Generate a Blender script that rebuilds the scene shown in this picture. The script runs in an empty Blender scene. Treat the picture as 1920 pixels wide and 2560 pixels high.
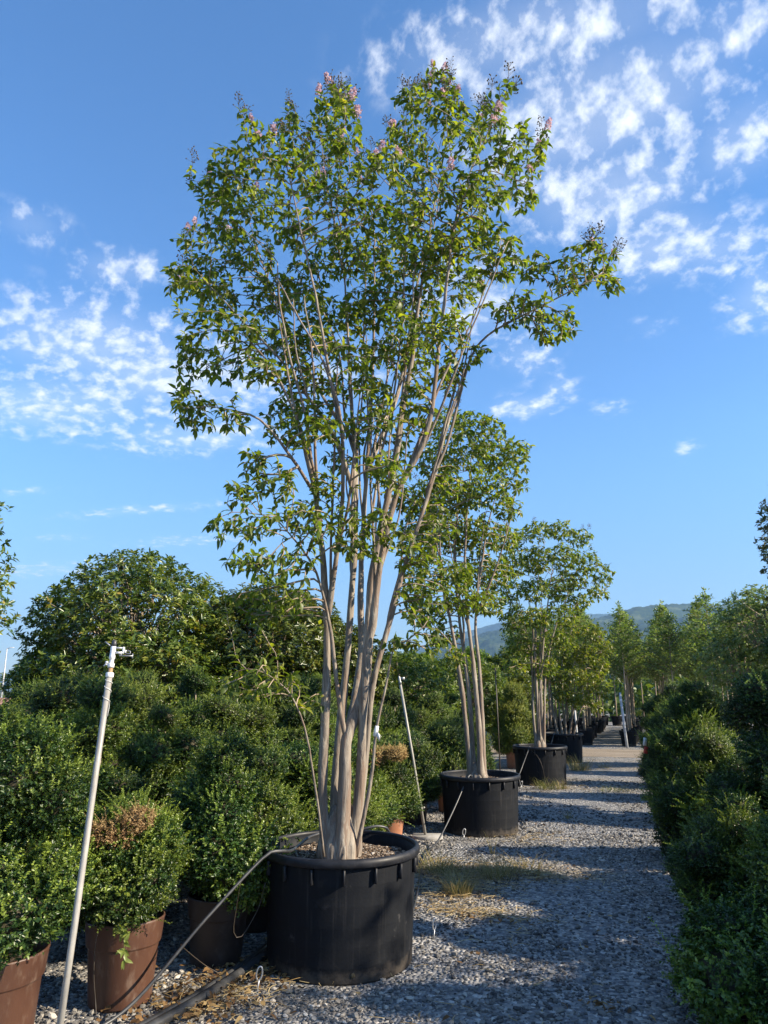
import bpy, math, random
import numpy as np
from mathutils import Vector, Matrix, noise as mnoise
R = math.radians
scene = bpy.context.scene
COL = scene.collection

# ------------------------------------------------------------------ camera, light, sky
HEAD = R(18.3)                                   # camera looks 18.3 degrees left of the path (+Y)
SUN_BEARING, SUN_ELEV = R(87.0), R(28.0)         # clockwise from +Y
cam = bpy.data.cameras.new("camera")
cam.sensor_fit = 'VERTICAL'; cam.sensor_height = 36.0
cam.lens = 36.0 * 1850 / 2560
cam.clip_start = 0.05; cam.clip_end = 20000
camo = bpy.data.objects.new("camera", cam); COL.objects.link(camo)
camo.location = (0, 0, 1.6); camo.rotation_euler = (R(90 + 13.6), 0, HEAD)
scene.camera = camo

world = bpy.data.worlds.new("World"); scene.world = world
world.use_nodes = True
scene.view_settings.view_transform = 'Standard'; scene.view_settings.look = 'None'
scene.view_settings.exposure = 1.4; scene.view_settings.gamma = 1.0
scene.view_settings.use_curve_mapping = False
SUN_STRENGTH = 5.0
SKY_STRENGTH = 0.09
HAZE_DENSITY = 0.00011

sun = bpy.data.lights.new("sun", 'SUN'); sun.energy = SUN_STRENGTH; sun.angle = R(0.53); sun.color = (1.0, 0.87, 0.68)
suno = bpy.data.objects.new("sun", sun); COL.objects.link(suno)
sd = Vector((math.sin(SUN_BEARING) * math.cos(SUN_ELEV), math.cos(SUN_BEARING) * math.cos(SUN_ELEV), math.sin(SUN_ELEV)))
suno.rotation_euler = sd.to_track_quat('Z', 'Y').to_euler(); suno.location = (20, 0, 20)


class NT:
    """small helper for node trees"""
    def __init__(s, tree): s.t = tree; s.n = tree.nodes; s.l = tree.links
    def add(s, typ, **kw):
        n = s.n.new(typ)
        for k, v in kw.items():
            if k.startswith('i_'):
                key = k[2:]; key = int(key) if key.isdigit() else key
                if isinstance(v, bpy.types.NodeSocket): s.l.new(v, n.inputs[key])
                else: n.inputs[key].default_value = v
            else: setattr(n, k, v)
        return n
    def math(s, op, a, b=0.0, c=None, clamp=False):
        n = s.n.new('ShaderNodeMath'); n.operation = op; n.use_clamp = clamp
        for i, v in enumerate((a, b) if c is None else (a, b, c)):
            if isinstance(v, bpy.types.NodeSocket): s.l.new(v, n.inputs[i])
            else: n.inputs[i].default_value = v
        return n.outputs[0]
    def vmath(s, op, a, b=None):
        n = s.n.new('ShaderNodeVectorMath'); n.operation = op
        for i, v in enumerate((a, b)):
            if v is None: continue
            if isinstance(v, bpy.types.NodeSocket): s.l.new(v, n.inputs[i])
            else: n.inputs[i].default_value = v
        return n
    def mix(s, f, a, b, blend='MIX'):
        n = s.n.new('ShaderNodeMix'); n.data_type = 'RGBA'; n.blend_type = blend
        for i, v in ((0, f), (6, a), (7, b)):
            if isinstance(v, bpy.types.NodeSocket): s.l.new(v, n.inputs[i])
            else: n.inputs[i].default_value = v if i == 0 else (tuple(v) + (1,))[:4]
        return n.outputs[2]
    def ramp(s, f, stops):
        n = s.n.new('ShaderNodeValToRGB'); e = n.color_ramp.elements
        while len(e) < len(stops): e.new(0.5)
        for i, (p, c) in enumerate(stops):
            e[i].position = p; e[i].color = (tuple(c) + (1,))[:4]
        s.l.new(f, n.inputs[0]); return n.outputs[0]
    def smooth(s, v, lo, hi):
        n = s.n.new('ShaderNodeMapRange'); n.interpolation_type = 'SMOOTHSTEP'
        s.l.new(v, n.inputs[0]); n.inputs[1].default_value = lo; n.inputs[2].default_value = hi
        return n.outputs[0]
    def noise(s, vec, scale, detail=4, rough=.55, dist=0.0, out='Fac'):
        n = s.n.new('ShaderNodeTexNoise'); n.inputs['Scale'].default_value = scale
        n.inputs['Detail'].default_value = detail; n.inputs['Roughness'].default_value = rough
        n.inputs['Distortion'].default_value = dist
        if vec is not None: s.l.new(vec, n.inputs['Vector'])
        return n.outputs[out]


def build_sky():
    w = NT(world.node_tree); w.n.clear()
    sky = w.add('ShaderNodeTexSky', sky_type='NISHITA', sun_disc=False, sun_elevation=SUN_ELEV, sun_rotation=SUN_BEARING,
                altitude=300.0, air_density=1.0, dust_density=0.1, ozone_density=3.0)
    tc = w.add('ShaderNodeTexCoord').outputs['Generated']
    d = w.vmath('NORMALIZE', tc).outputs[0]
    sep = w.add('ShaderNodeSeparateXYZ', i_0=d)
    low = w.math('MULTIPLY_ADD', w.smooth(sep.outputs[2], -.02, .34), .62, .52)     # sky dimmed towards the horizon, offsetting the bright haze there
    hs = w.add('ShaderNodeHueSaturation', i_Hue=0.503, i_Saturation=1.2, i_Value=low, i_Color=sky.outputs[0])
    up = w.math('MAXIMUM', sep.outputs[2], 0.025)
    q = w.add('ShaderNodeCombineXYZ', i_0=w.math('DIVIDE', sep.outputs[0], up), i_1=w.math('DIVIDE', sep.outputs[1], up)).outputs[0]
    # banks of cloud on a layer high above the ground: centre, half sizes (in layer heights), weight
    banks = [(-.08, .97, .26, .10, .85), (.03, 1.17, .20, .14, 1.0), (.02, 1.42, .18, .15, 1.0), (.12, 1.65, .14, .15, .95), (-.12, 1.25, .14, .14, .7),
             (-.24, 2.15, .09, .16, .7), (-.31, 2.55, .12, .12, .95), (-.17, 2.42, .07, .12, .7), (.27, 1.33, .10, .13, .8), (.24, 1.06, .16, .10, .55),
             (.38, 1.96, .09, .2, .8), (.27, 1.70, .12, .14, .7), (-.01, 2.65, .07, .10, .5), (.28, 3.25, .07, .15, .5), (.12, 2.05, .08, .08, .4), (-.32, 1.75, .16, .25, .75),
             (-1.19, 1.12, .09, .08, .6), (-1.12, 1.33, .13, .10, .68), (-1.48, 1.6, .30, .24, 1.0), (-1.38, 1.92, .28, .24, 1.05), (-1.95, 2.0, .42, .28, 1.0),
             (-1.6, 2.45, .4, .22, .85), (-1.15, 2.0, .2, .35, .65), (-2.6, 3.45, .6, .11, .6), (-2.75, 4.3, .6, .17, .6), (-4.8, 5.0, .9, .35, .6),
             (-3.6, 3.95, .22, .12, .5), (-2.9, 2.92, .25, .07, .45), (-.75, 2.1, .3, .3, .4), (.8, 1.2, .3, .5, .7), (-1.6, .5, .5, .4, .5)]
    cov = None
    for cx, cy, sx, sy, a in banks:
        v = w.vmath('SUBTRACT', q, (cx, cy, 0)).outputs[0]
        v = w.vmath('MULTIPLY', v, (1 / sx, 1 / sy, 0)).outputs[0]
        g = w.math('MULTIPLY', w.math('POWER', 2.718, w.math('MULTIPLY', w.vmath('DOT_PRODUCT', v, v).outputs['Value'], -1.0)), a)
        cov = g if cov is None else w.math('MAXIMUM', w.math('MULTIPLY_ADD', g, .35, cov), w.math('MULTIPLY_ADD', cov, .35, g))
    # elsewhere broken cloud goes on as in view: patches from a slow noise behind the camera
    far = w.math('MULTIPLY', w.smooth(w.noise(q, .55, 2), .52, .72), w.smooth(w.math('MULTIPLY', sep.outputs[1], -1.0), -.35, .2))
    cov = w.math('MAXIMUM', cov, w.math('MULTIPLY', far, .8))
    rr = w.math('POWER', w.vmath('LENGTH', q).outputs['Value'], -.42)
    q2 = w.add('ShaderNodeVectorMath', operation='SCALE', i_0=q, i_Scale=rr).outputs[0]
    warp = w.vmath('MULTIPLY', w.noise(q2, 3.0, 3, out='Color'), (.05, .05, 0)).outputs[0]
    qw = w.vmath('ADD', q2, warp).outputs[0]
    rip = w.add('ShaderNodeMapping', i_Vector=qw); rip.inputs['Rotation'].default_value = (0, 0, R(35)); rip.inputs['Scale'].default_value = (1.0, 1.08, 1)
    cells = w.noise(rip.outputs[0], 21.0, 5, .56, .0)
    fine = w.noise(rip.outputs[0], 30.0, 4, .6, .1)
    tex = w.math('ADD', w.math('MULTIPLY', cells, .78), w.math('MULTIPLY', fine, .22))
    a = w.math('ADD', w.math('MULTIPLY', cov, .58), w.math('MULTIPLY', w.math('SUBTRACT', tex, .49), 3.7))
    dens = w.math('MULTIPLY', w.smooth(a, .06, 1.2), w.smooth(cov, .05, .4))
    veil = w.math('MULTIPLY', w.smooth(cov, .15, 1.4), .33)
    alpha = w.math('MULTIPLY', w.math('MAXIMUM', dens, veil), w.smooth(sep.outputs[2], .03, .16), clamp=True)
    alpha = w.math('MULTIPLY', alpha, .88)
    white = w.mix(w.smooth(fine, .3, .7), (4.6, 4.9, 5.3), (5.5, 5.6, 5.75))
    colr = w.mix(alpha, hs.outputs[0], white)
    bg = w.add('ShaderNodeBackground', i_Color=colr, i_Strength=SKY_STRENGTH)
    w.l.new(bg.outputs[0], w.add('ShaderNodeOutputWorld').inputs[0])


build_sky()
scene.render.engine = 'CYCLES'
scene.cycles.use_denoising = True
scene.cycles.denoising_input_passes = 'RGB_ALBEDO_NORMAL'
scene.cycles.max_bounces = 6; scene.cycles.transparent_max_bounces = 4; scene.cycles.volume_bounces = 0
scene.cycles.transmission_bounces = 4; scene.cycles.diffuse_bounces = 3

# ------------------------------------------------------------------ object helpers
def tag(o, label=None, cat=None, group=None, kind=None):
    for k, v in (('label', label), ('category', cat), ('group', group), ('kind', kind)):
        if v: o[k] = v
    return o


def thing(name, loc, label, cat, group=None, rz=0.0):
    o = bpy.data.objects.new(name, None); COL.objects.link(o)
    o.empty_display_size = .1; o.location = loc; o.rotation_euler = (0, 0, rz)
    return tag(o, label, cat, group)


def link(name, me, parent=None, loc=None, rot=None, scale=None):
    o = bpy.data.objects.new(name, me); COL.objects.link(o)
    if parent is not None: o.parent = parent
    if loc is not None: o.location = loc
    if rot is not None: o.rotation_euler = rot
    if scale is not None: o.scale = scale
    return o


def copy_tree(o, parent=None):
    c = o.copy(); COL.objects.link(c); c.parent = parent
    for ch in [x for x in o.children]: copy_tree(ch, c)
    return c


class MB:
    """collects vertices, faces and per-point values and makes ONE mesh of them"""
    def __init__(s): s.v = []; s.f = {3: [], 4: []}; s.a = []; s.b = []; s.n = 0
    def add(s, v, f, tint=0.5, young=0.0):
        v = np.asarray(v, dtype=np.float64).reshape(-1, 3)
        for ff in (f if isinstance(f, (list, tuple)) and len(f) and isinstance(f[0], np.ndarray) and f[0].ndim == 2 else [f]):
            ff = np.asarray(ff, dtype=np.int64)
            if ff.size: s.f[ff.shape[1]].append(ff + s.n)
        s.v.append(v); m = len(v)
        s.a.append(np.broadcast_to(np.asarray(tint, float), (m,)).copy()); s.b.append(np.broadcast_to(np.asarray(young, float), (m,)).copy())
        s.n += m
    def mesh(s, name, mat, smooth=True):
        me = bpy.data.meshes.new(name)
        V = np.concatenate(s.v) if s.v else np.zeros((0, 3))
        T = np.concatenate(s.f[3]) if s.f[3] else np.zeros((0, 3), int)
        Q = np.concatenate(s.f[4]) if s.f[4] else np.zeros((0, 4), int)
        me.vertices.add(len(V)); me.vertices.foreach_set('co', V.ravel().astype(np.float32))
        nl = T.size + Q.size; me.loops.add(nl)
        me.loops.foreach_set('vertex_index', np.concatenate([T.ravel(), Q.ravel()]).astype(np.int32))
        me.polygons.add(len(T) + len(Q))
        st = np.concatenate([np.arange(len(T)) * 3, T.size + np.arange(len(Q)) * 4]).astype(np.int32)
        me.polygons.foreach_set('loop_start', st)
        me.polygons.foreach_set('use_smooth', np.full(len(st), smooth, dtype=bool))
        for nm, arr in (('tint', s.a), ('young', s.b)):
            at = me.attributes.new(nm, 'FLOAT', 'POINT'); at.data.foreach_set('value', np.concatenate(arr).astype(np.float32))
        me.update(calc_edges=True); me.validate()
        if mat is not None: me.materials.append(mat)
        return me
    def tube(s, pts, rad, sides=8, cap=True, tint=.5, wob=0.0):
        P = np.asarray(pts, float); n = len(P)
        r = np.broadcast_to(np.asarray(rad, float), (n,)).copy()
        T = np.gradient(P, axis=0); T /= np.linalg.norm(T, axis=1)[:, None] + 1e-12
        ref = np.array([1., 0, 0]) if abs(T[0][0]) < .8 else np.array([0, 1., 0])
        u = np.cross(T[0], ref); u /= np.linalg.norm(u); U = [u]
        for i in range(1, n):
            u = U[-1] - T[i] * np.dot(U[-1], T[i]); u /= np.linalg.norm(u) + 1e-12; U.append(u)
        U = np.array(U); Wv = np.cross(T, U)
        ang = np.arange(sides) * 2 * math.pi / sides
        rr = r[:, None] * (1 + (wob * np.random.uniform(-1, 1, (n, sides)) if wob else 0))
        V = P[:, None, :] + rr[..., None] * (np.cos(ang)[None, :, None] * U[:, None, :] + np.sin(ang)[None, :, None] * Wv[:, None, :])
        i = np.arange(n - 1)[:, None] * sides; j = np.arange(sides)[None, :]; k = (j + 1) % sides
        F = np.stack([i + j, i + k, i + k + sides, i + j + sides], -1).reshape(-1, 4)
        V = V.reshape(-1, 3); fs = [F]
        if cap:
            V = np.concatenate([V, P[:1], P[-1:]]); c0, c1 = n * sides, n * sides + 1
            jj = np.arange(sides); kk = (jj + 1) % sides
            fs.append(np.concatenate([np.stack([np.full(sides, c0), kk, jj], -1), np.stack([np.full(sides, c1), (n - 1) * sides + jj, (n - 1) * sides + kk], -1)]))
        s.add(V, fs, tint)
    def lathe(s, prof, seg=48, tint=.5, closed=False):
        p = np.asarray(prof, float); n = len(p); a = np.arange(seg) * 2 * math.pi / seg
        V = np.stack([p[:, 0:1] * np.cos(a), p[:, 0:1] * np.sin(a), np.broadcast_to(p[:, 1:2], (n, seg))], -1).reshape(-1, 3)
        m = n if closed else n - 1
        i = (np.arange(m))[:, None]; i2 = (i + 1) % n; j = np.arange(seg)[None, :]; k = (j + 1) % seg
        F = np.stack([i * seg + j, i * seg + k, i2 * seg + k, i2 * seg + j], -1).reshape(-1, 4)
        s.add(V, [F], tint)
    def box(s, c, size, M=None, tint=.5, bev=0.0):
        x, y, z = (np.array(size) / 2)
        if bev:
            V = []
            for zz, b in ((-z, bev), (-z + bev, 0), (z - bev, 0), (z, bev)):
                xx, yy = x - b, y - b
                V += [(-xx, -yy, zz), (xx, -yy, zz), (xx, yy, zz), (-xx, yy, zz)]
            F = [[0, 3, 2, 1], [12, 13, 14, 15]]
            for q in range(3):
                for e in range(4): F.append([q * 4 + e, q * 4 + (e + 1) % 4, q * 4 + 4 + (e + 1) % 4, q * 4 + 4 + e])
        else:
            V = [(-x, -y, -z), (x, -y, -z), (x, y, -z), (-x, y, -z), (-x, -y, z), (x, -y, z), (x, y, z), (-x, y, z)]
            F = [[0, 3, 2, 1], [4, 5, 6, 7], [0, 1, 5, 4], [1, 2, 6, 5], [2, 3, 7, 6], [3, 0, 4, 7]]
        V = np.array(V)
        if M is not None: V = V @ np.array(M.to_3x3()).T
        s.add(V + np.array(c), [np.array(F)], tint)
    def leaves(s, P, D, N, L, Wd, tint, young=0.0, kind=2, curl=.18):
        P = np.asarray(P, float); m = len(P)
        if m == 0: return
        D = D / (np.linalg.norm(D, axis=1)[:, None] + 1e-9)
        S = np.cross(D, N); S /= np.linalg.norm(S, axis=1)[:, None] + 1e-9
        N = np.cross(S, D)
        if kind == 2:
            t = np.array([(0, 0, 0), (.45, .5, .10), (1, 0, -curl * .5), (.45, -.5, .10)]); F = np.array([(0, 2, 1), (0, 3, 2)])
        else:
            t = np.array([(0, 0, 0), (.30, .46, .10), (.30, -.46, .10), (.52, 0, .02), (.68, .36, .02), (.68, -.36, .02), (1, 0, -curl)])
            F = np.array([(0, 3, 1), (3, 4, 1), (3, 6, 4), (0, 2, 3), (3, 2, 5), (3, 5, 6)])
        L = np.broadcast_to(L, (m,)); Wd = np.broadcast_to(Wd, (m,))
        V = (P[:, None, :] + t[None, :, 0:1] * D[:, None, :] * L[:, None, None] + t[None, :, 1:2] * S[:, None, :] * Wd[:, None, None]
             + t[None, :, 2:3] * N[:, None, :] * L[:, None, None]).reshape(-1, 3)
        k = len(t); Fs = (F[None] + (np.arange(m) * k)[:, None, None]).reshape(-1, 3)
        s.add(V, [Fs], np.repeat(np.broadcast_to(tint, (m,)), k), np.repeat(np.broadcast_to(young, (m,)), k))


def unit(rng, n):
    v = rng.normal(size=(n, 3)); return v / np.linalg.norm(v, axis=1)[:, None]


ICO_V = []; _t = (1 + 5 ** .5) / 2
for _a in (-1, 1):
    for _b in (-_t, _t): ICO_V += [(_a, _b, 0), (0, _a, _b), (_b, 0, _a)]
ICO_V = np.array(ICO_V) / math.sqrt(1 + _t * _t)
_d = np.linalg.norm(ICO_V[:, None] - ICO_V[None], axis=2)
ICO_F = []
for _i in range(12):
    for _j in range(_i + 1, 12):
        for _k in range(_j + 1, 12):
            if max(_d[_i, _j], _d[_j, _k], _d[_i, _k]) < 1.1:
                _n = np.cross(ICO_V[_j] - ICO_V[_i], ICO_V[_k] - ICO_V[_i])
                ICO_F.append((_i, _j, _k) if np.dot(_n, ICO_V[_i]) > 0 else (_i, _k, _j))
ICO_F = np.array(ICO_F)


def subdiv_sphere(n=2):
    V = [tuple(v) for v in ICO_V]; F = [tuple(f) for f in ICO_F]
    for _ in range(n):
        cache = {}; nf = []
        def mid(a, b):
            k = (min(a, b), max(a, b))
            if k not in cache:
                m = np.array(V[a]) + np.array(V[b]); V.append(tuple(m / np.linalg.norm(m))); cache[k] = len(V) - 1
            return cache[k]
        for a, b, c in F:
            x, y, z = mid(a, b), mid(b, c), mid(c, a); nf += [(a, x, z), (b, y, x), (c, z, y), (x, y, z)]
        F = nf
    return np.array(V), np.array(F)


SPH_V, SPH_F = subdiv_sphere(2)

# ------------------------------------------------------------------ materials
def new_mat(name):
    m = bpy.data.materials.new(name); m.use_nodes = True; m.node_tree.nodes.clear()
    return m, NT(m.node_tree)


def finish(m, t, bsdf):
    t.l.new(bsdf, t.add('ShaderNodeOutputMaterial').inputs[0]); return m


def leaf_mat(name, ramp, young, rough=.42, trans=.35, tgain=1.5, spec=.5, through=(1.15, 1.2, .45)):
    m, t = new_mat(name)
    tint = t.add('ShaderNodeAttribute', attribute_name='tint').outputs['Fac']
    yg = t.add('ShaderNodeAttribute', attribute_name='young').outputs['Fac']
    rnd = t.add('ShaderNodeObjectInfo').outputs['Random']
    c = t.ramp(tint, ramp); c = t.mix(yg, c, young)
    hs = t.add('ShaderNodeHueSaturation', i_Hue=t.math('MULTIPLY_ADD', rnd, .02, .49), i_Saturation=1.0, i_Value=t.math('MULTIPLY_ADD', rnd, .3, .85), i_Color=c)
    c = hs.outputs[0]
    p = t.add('ShaderNodeBsdfPrincipled', i_Roughness=rough)
    t.l.new(c, p.inputs['Base Color']); p.inputs['Specular IOR Level'].default_value = spec
    tr = t.add('ShaderNodeBsdfTranslucent')
    t.l.new(t.mix(1.0, c, tuple(tgain * q for q in through), 'MULTIPLY'), tr.inputs[0])
    mx = t.add('ShaderNodeMixShader', i_0=trans); t.l.new(p.outputs[0], mx.inputs[1]); t.l.new(tr.outputs[0], mx.inputs[2])
    return finish(m, t, mx.outputs[0])


def plain_mat(name, a, b, scale=8.0, rough=.5, metal=0.0, bump=0.0, bscale=40.0, stretch=(1, 1, 1), spec=.5, dust=None):
    """two colours mottled by noise, optional dust of its own shape, optional fine relief"""
    m, t = new_mat(name)
    co = t.add('ShaderNodeTexCoord').outputs['Object']
    mp = t.add('ShaderNodeMapping', i_Vector=co); mp.inputs['Scale'].default_value = stretch
    f = t.noise(mp.outputs[0], scale, 5, .6)
    c = t.mix(t.smooth(f, .35, .68), a, b)
    if dust is not None:
        c = t.mix(t.math('MULTIPLY', t.smooth(t.noise(mp.outputs[0], scale * 2.7, 6, .68), .5, .75), dust[1]), c, dust[0])
    p = t.add('ShaderNodeBsdfPrincipled', i_Metallic=metal)
    t.l.new(c, p.inputs['Base Color']); p.inputs['Specular IOR Level'].default_value = spec
    t.l.new(t.math('MULTIPLY_ADD', f, .3, rough - .15), p.inputs['Roughness'])
    if bump:
        b_ = t.add('ShaderNodeBump', i_Strength=bump, i_Distance=.01); t.l.new(t.noise(mp.outputs[0], bscale, 4, .6), b_.inputs['Height'])
        t.l.new(b_.outputs[0], p.inputs['Normal'])
    return finish(m, t, p.outputs[0])


def tint_mat(name, stops, rough=.75, nscale=60.0, spec=.3, trans=0.0):
    """colour picked per piece from its own random value"""
    m, t = new_mat(name)
    c = t.ramp(t.add('ShaderNodeAttribute', attribute_name='tint').outputs['Fac'], stops)
    co = t.add('ShaderNodeTexCoord').outputs['Object']
    c = t.mix(.35, c, t.mix(t.noise(co, nscale, 3), (.35, .35, .35), (1, 1, 1)), 'MULTIPLY')
    p = t.add('ShaderNodeBsdfPrincipled', i_Roughness=rough); t.l.new(c, p.inputs['Base Color']); p.inputs['Specular IOR Level'].default_value = spec
    out = p.outputs[0]
    if trans:
        tr = t.add('ShaderNodeBsdfTranslucent'); t.l.new(c, tr.inputs[0])
        mx = t.add('ShaderNodeMixShader', i_0=trans); t.l.new(out, mx.inputs[1]); t.l.new(tr.outputs[0], mx.inputs[2]); out = mx.outputs[0]
    return finish(m, t, out)


def bark_mat(name, cols, zs=3.0):
    m, t = new_mat(name)
    co = t.add('ShaderNodeTexCoord').outputs['Object']
    mp = t.add('ShaderNodeMapping', i_Vector=co); mp.inputs['Scale'].default_value = (26, 26, zs)
    f = t.noise(mp.outputs[0], 1.0, 6, .65, 1.2)
    f2 = t.noise(mp.outputs[0], .5, 4, .6, .8)
    c = t.ramp(f, [(.28, cols[0]), (.45, cols[1]), (.6, cols[2]), (.75, cols[3])])
    c = t.mix(t.math('MULTIPLY', t.smooth(f2, .53, .57), .85), c, cols[4])
    p = t.add('ShaderNodeBsdfPrincipled', i_Roughness=.7); t.l.new(c, p.inputs['Base Color']); p.inputs['Specular IOR Level'].default_value = .3
    b_ = t.add('ShaderNodeBump', i_Strength=.9, i_Distance=.012); t.l.new(f, b_.inputs['Height']); t.l.new(b_.outputs[0], p.inputs['Normal'])
    return finish(m, t, p.outputs[0])


M = {}
M['myrtle'] = leaf_mat('crape_myrtle_leaf', [(0, (.036, .066, .011)), (.5, (.085, .125, .016)), (.85, (.155, .185, .022)), (1, (.26, .22, .03))], (.24, .27, .03), .46, .44, 2.3)
M['myrtle_light'] = leaf_mat('myrtle_leaf_light', [(0, (.045, .080, .012)), (.5, (.11, .155, .02)), (.85, (.18, .20, .026)), (1, (.30, .20, .03))], (.27, .27, .035), .40, .42, 1.9)
M['holly'] = leaf_mat('box_holly_leaf', [(0, (.015, .036, .010)), (.45, (.032, .070, .016)), (.85, (.070, .118, .022)), (1, (.14, .18, .032))], (.22, .28, .04), .36, .2, 1.5, .40)
M['holly_light'] = leaf_mat('box_holly_light_leaf', [(0, (.03, .055, .012)), (.5, (.085, .135, .022)), (1, (.20, .24, .04))], (.24, .30, .045), .34, .3, 1.7)  # paler holly for variety; its share also stands in for sunlit foliage
M['conifer'] = leaf_mat('golden_conifer_leaf', [(0, (.06, .10, .016)), (.6, (.14, .19, .024)), (1, (.22, .24, .03))], (.27, .28, .04), .5, .25)
M['dead'] = leaf_mat('withered_leaf', [(0, (.20, .12, .05)), (.5, (.40, .26, .11)), (1, (.58, .43, .20))], (.52, .40, .17), .7, .25, 1.0, through=(1, .9, .7))
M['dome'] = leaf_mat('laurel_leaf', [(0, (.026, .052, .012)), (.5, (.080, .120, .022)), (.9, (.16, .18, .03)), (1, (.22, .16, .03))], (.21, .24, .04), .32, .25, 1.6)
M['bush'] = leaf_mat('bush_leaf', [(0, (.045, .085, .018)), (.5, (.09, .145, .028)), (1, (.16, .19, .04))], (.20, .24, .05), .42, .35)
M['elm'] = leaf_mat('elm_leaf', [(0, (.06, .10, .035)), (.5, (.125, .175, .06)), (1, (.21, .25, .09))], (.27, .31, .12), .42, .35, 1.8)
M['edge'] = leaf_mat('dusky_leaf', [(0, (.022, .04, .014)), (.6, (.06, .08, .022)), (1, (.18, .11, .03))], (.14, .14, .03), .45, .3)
M['petal'] = leaf_mat('pink_petal', [(0, (.52, .30, .36)), (.6, (.70, .48, .52)), (1, (.76, .62, .62))], (.66, .54, .52), .6, .4, .9, through=(1, .95, 1))
M['bark'] = bark_mat('smooth_myrtle_bark', [(.075, .062, .052), (.19, .155, .125), (.29, .25, .20), (.44, .39, .32), (.19, .135, .10)])
M['twig'] = plain_mat('twig_bark', (.20, .15, .10), (.36, .28, .20), 12, .75)
M['dark_twig'] = plain_mat('dark_core', (.035, .030, .018), (.065, .058, .032), 30, .9, bump=.6, bscale=60)
M['trunk'] = plain_mat('grey_tan_bark', (.22, .17, .12), (.38, .31, .23), 9, .8, stretch=(1, 1, .2), bump=.3)
M['seed'] = plain_mat('dry_seed_head', (.055, .045, .025), (.12, .095, .05), 40, .8)
def tub_mat():
    m, t = new_mat('black_plastic_tub')
    co = t.add('ShaderNodeTexCoord').outputs['Object']; z = t.add('ShaderNodeSeparateXYZ', i_0=co).outputs[2]
    f = t.noise(co, 5, 5, .6)
    c = t.mix(f, (.006, .007, .0095), (.011, .0125, .0155))
    st = t.add('ShaderNodeMapping', i_Vector=co); st.inputs['Scale'].default_value = (34, 34, 1.1)
    c = t.mix(t.math('MULTIPLY', t.smooth(t.noise(st.outputs[0], 1.0, 5, .65), .52, .78), .30), c, (.075, .07, .065))      # water runs
    sm = t.math('MULTIPLY', t.smooth(t.noise(co, 9, 6, .7), .60, .74), t.smooth(t.noise(co, 2.3, 3, .5), .48, .62))
    c = t.mix(t.math('MULTIPLY', sm, .55), c, (.12, .115, .11))                                                             # rubbed pale smudges
    mud = t.smooth(t.math('ADD', t.math('MULTIPLY', z, -6.5), t.math('MULTIPLY', t.noise(co, 14, 5, .65), 1.5)), .15, .75)
    c = t.mix(t.math('MULTIPLY', mud, .5), c, (.12, .10, .08))                                                              # dried splash above the gravel
    p = t.add('ShaderNodeBsdfPrincipled'); t.l.new(c, p.inputs['Base Color']); p.inputs['Specular IOR Level'].default_value = .14
    t.l.new(t.math('MULTIPLY_ADD', f, .3, .45), p.inputs['Roughness'])
    b_ = t.add('ShaderNodeBump', i_Strength=.12, i_Distance=.01); t.l.new(t.noise(co, 60, 4, .6), b_.inputs['Height']); t.l.new(b_.outputs[0], p.inputs['Normal'])
    return finish(m, t, p.outputs[0])


M['tub'] = tub_mat()
M['tub_rim'] = plain_mat('black_plastic_rim', (.009, .010, .013), (.017, .018, .022), 14, .5, spec=.3, dust=((.10, .09, .085), .25))
M['scuff'] = plain_mat('pale_scuff', (.03, .03, .032), (.09, .088, .085), 30, .7)
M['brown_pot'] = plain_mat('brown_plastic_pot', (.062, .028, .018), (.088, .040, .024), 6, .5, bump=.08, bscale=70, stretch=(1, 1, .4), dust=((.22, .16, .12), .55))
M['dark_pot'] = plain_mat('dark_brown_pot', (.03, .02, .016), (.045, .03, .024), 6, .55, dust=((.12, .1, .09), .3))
M['terracotta'] = plain_mat('terracotta_pot', (.30, .125, .065), (.38, .17, .095), 7, .7, dust=((.4, .3, .24), .4))
M['soil'] = plain_mat('potting_soil', (.030, .020, .014), (.085, .058, .040), 25, .95, bump=1.0, bscale=45)
M['galv'] = plain_mat('weathered_galvanised_pipe', (.25, .24, .22), (.40, .385, .35), 16, .55, metal=.15, stretch=(1, 1, .3), bump=.15, dust=((.30, .23, .15), .5))
M['white_metal'] = plain_mat('pale_cast_metal', (.62, .62, .61), (.75, .75, .74), 20, .45, metal=.2)
M['grey_metal'] = plain_mat('grey_cast_metal', (.20, .21, .22), (.32, .33, .34), 20, .45, metal=.5)
M['rust'] = plain_mat('rusty_thread', (.28, .17, .08), (.40, .28, .15), 30, .7)
M['white'] = plain_mat('white_tape', (.74, .73, .70), (.82, .81, .79), 12, .6)
M['black_rubber'] = plain_mat('black_irrigation_pipe', (.022, .023, .025), (.05, .052, .055), 9, .42, dust=((.13, .12, .115), .3))
M['wire'] = plain_mat('thin_black_wire', (.04, .032, .025), (.07, .055, .04), 9, .5)
M['steel'] = plain_mat('steel_anchor', (.45, .46, .47), (.6, .6, .6), 20, .4, metal=.6)
M['red'] = plain_mat('red_tag', (.55, .05, .04), (.62, .08, .06), 10, .5)
M['pale_post'] = plain_mat('pale_grey_post', (.36, .37, .38), (.48, .49, .50), 10, .5)
M['stone'] = tint_mat('gravel_stone', [(0, (.055, .053, .052)), (.3, (.125, .118, .11)), (.6, (.245, .228, .20)), (.85, (.40, .365, .315)), (1, (.62, .58, .51))], .8)
M['straw'] = tint_mat('dry_straw', [(0, (.26, .16, .06)), (.5, (.46, .33, .14)), (1, (.62, .50, .28))], .8, trans=.2)
M['litter'] = tint_mat('fallen_leaf', [(0, (.10, .055, .025)), (.5, (.23, .13, .05)), (1, (.40, .28, .12))], .75, trans=.2)
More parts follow.
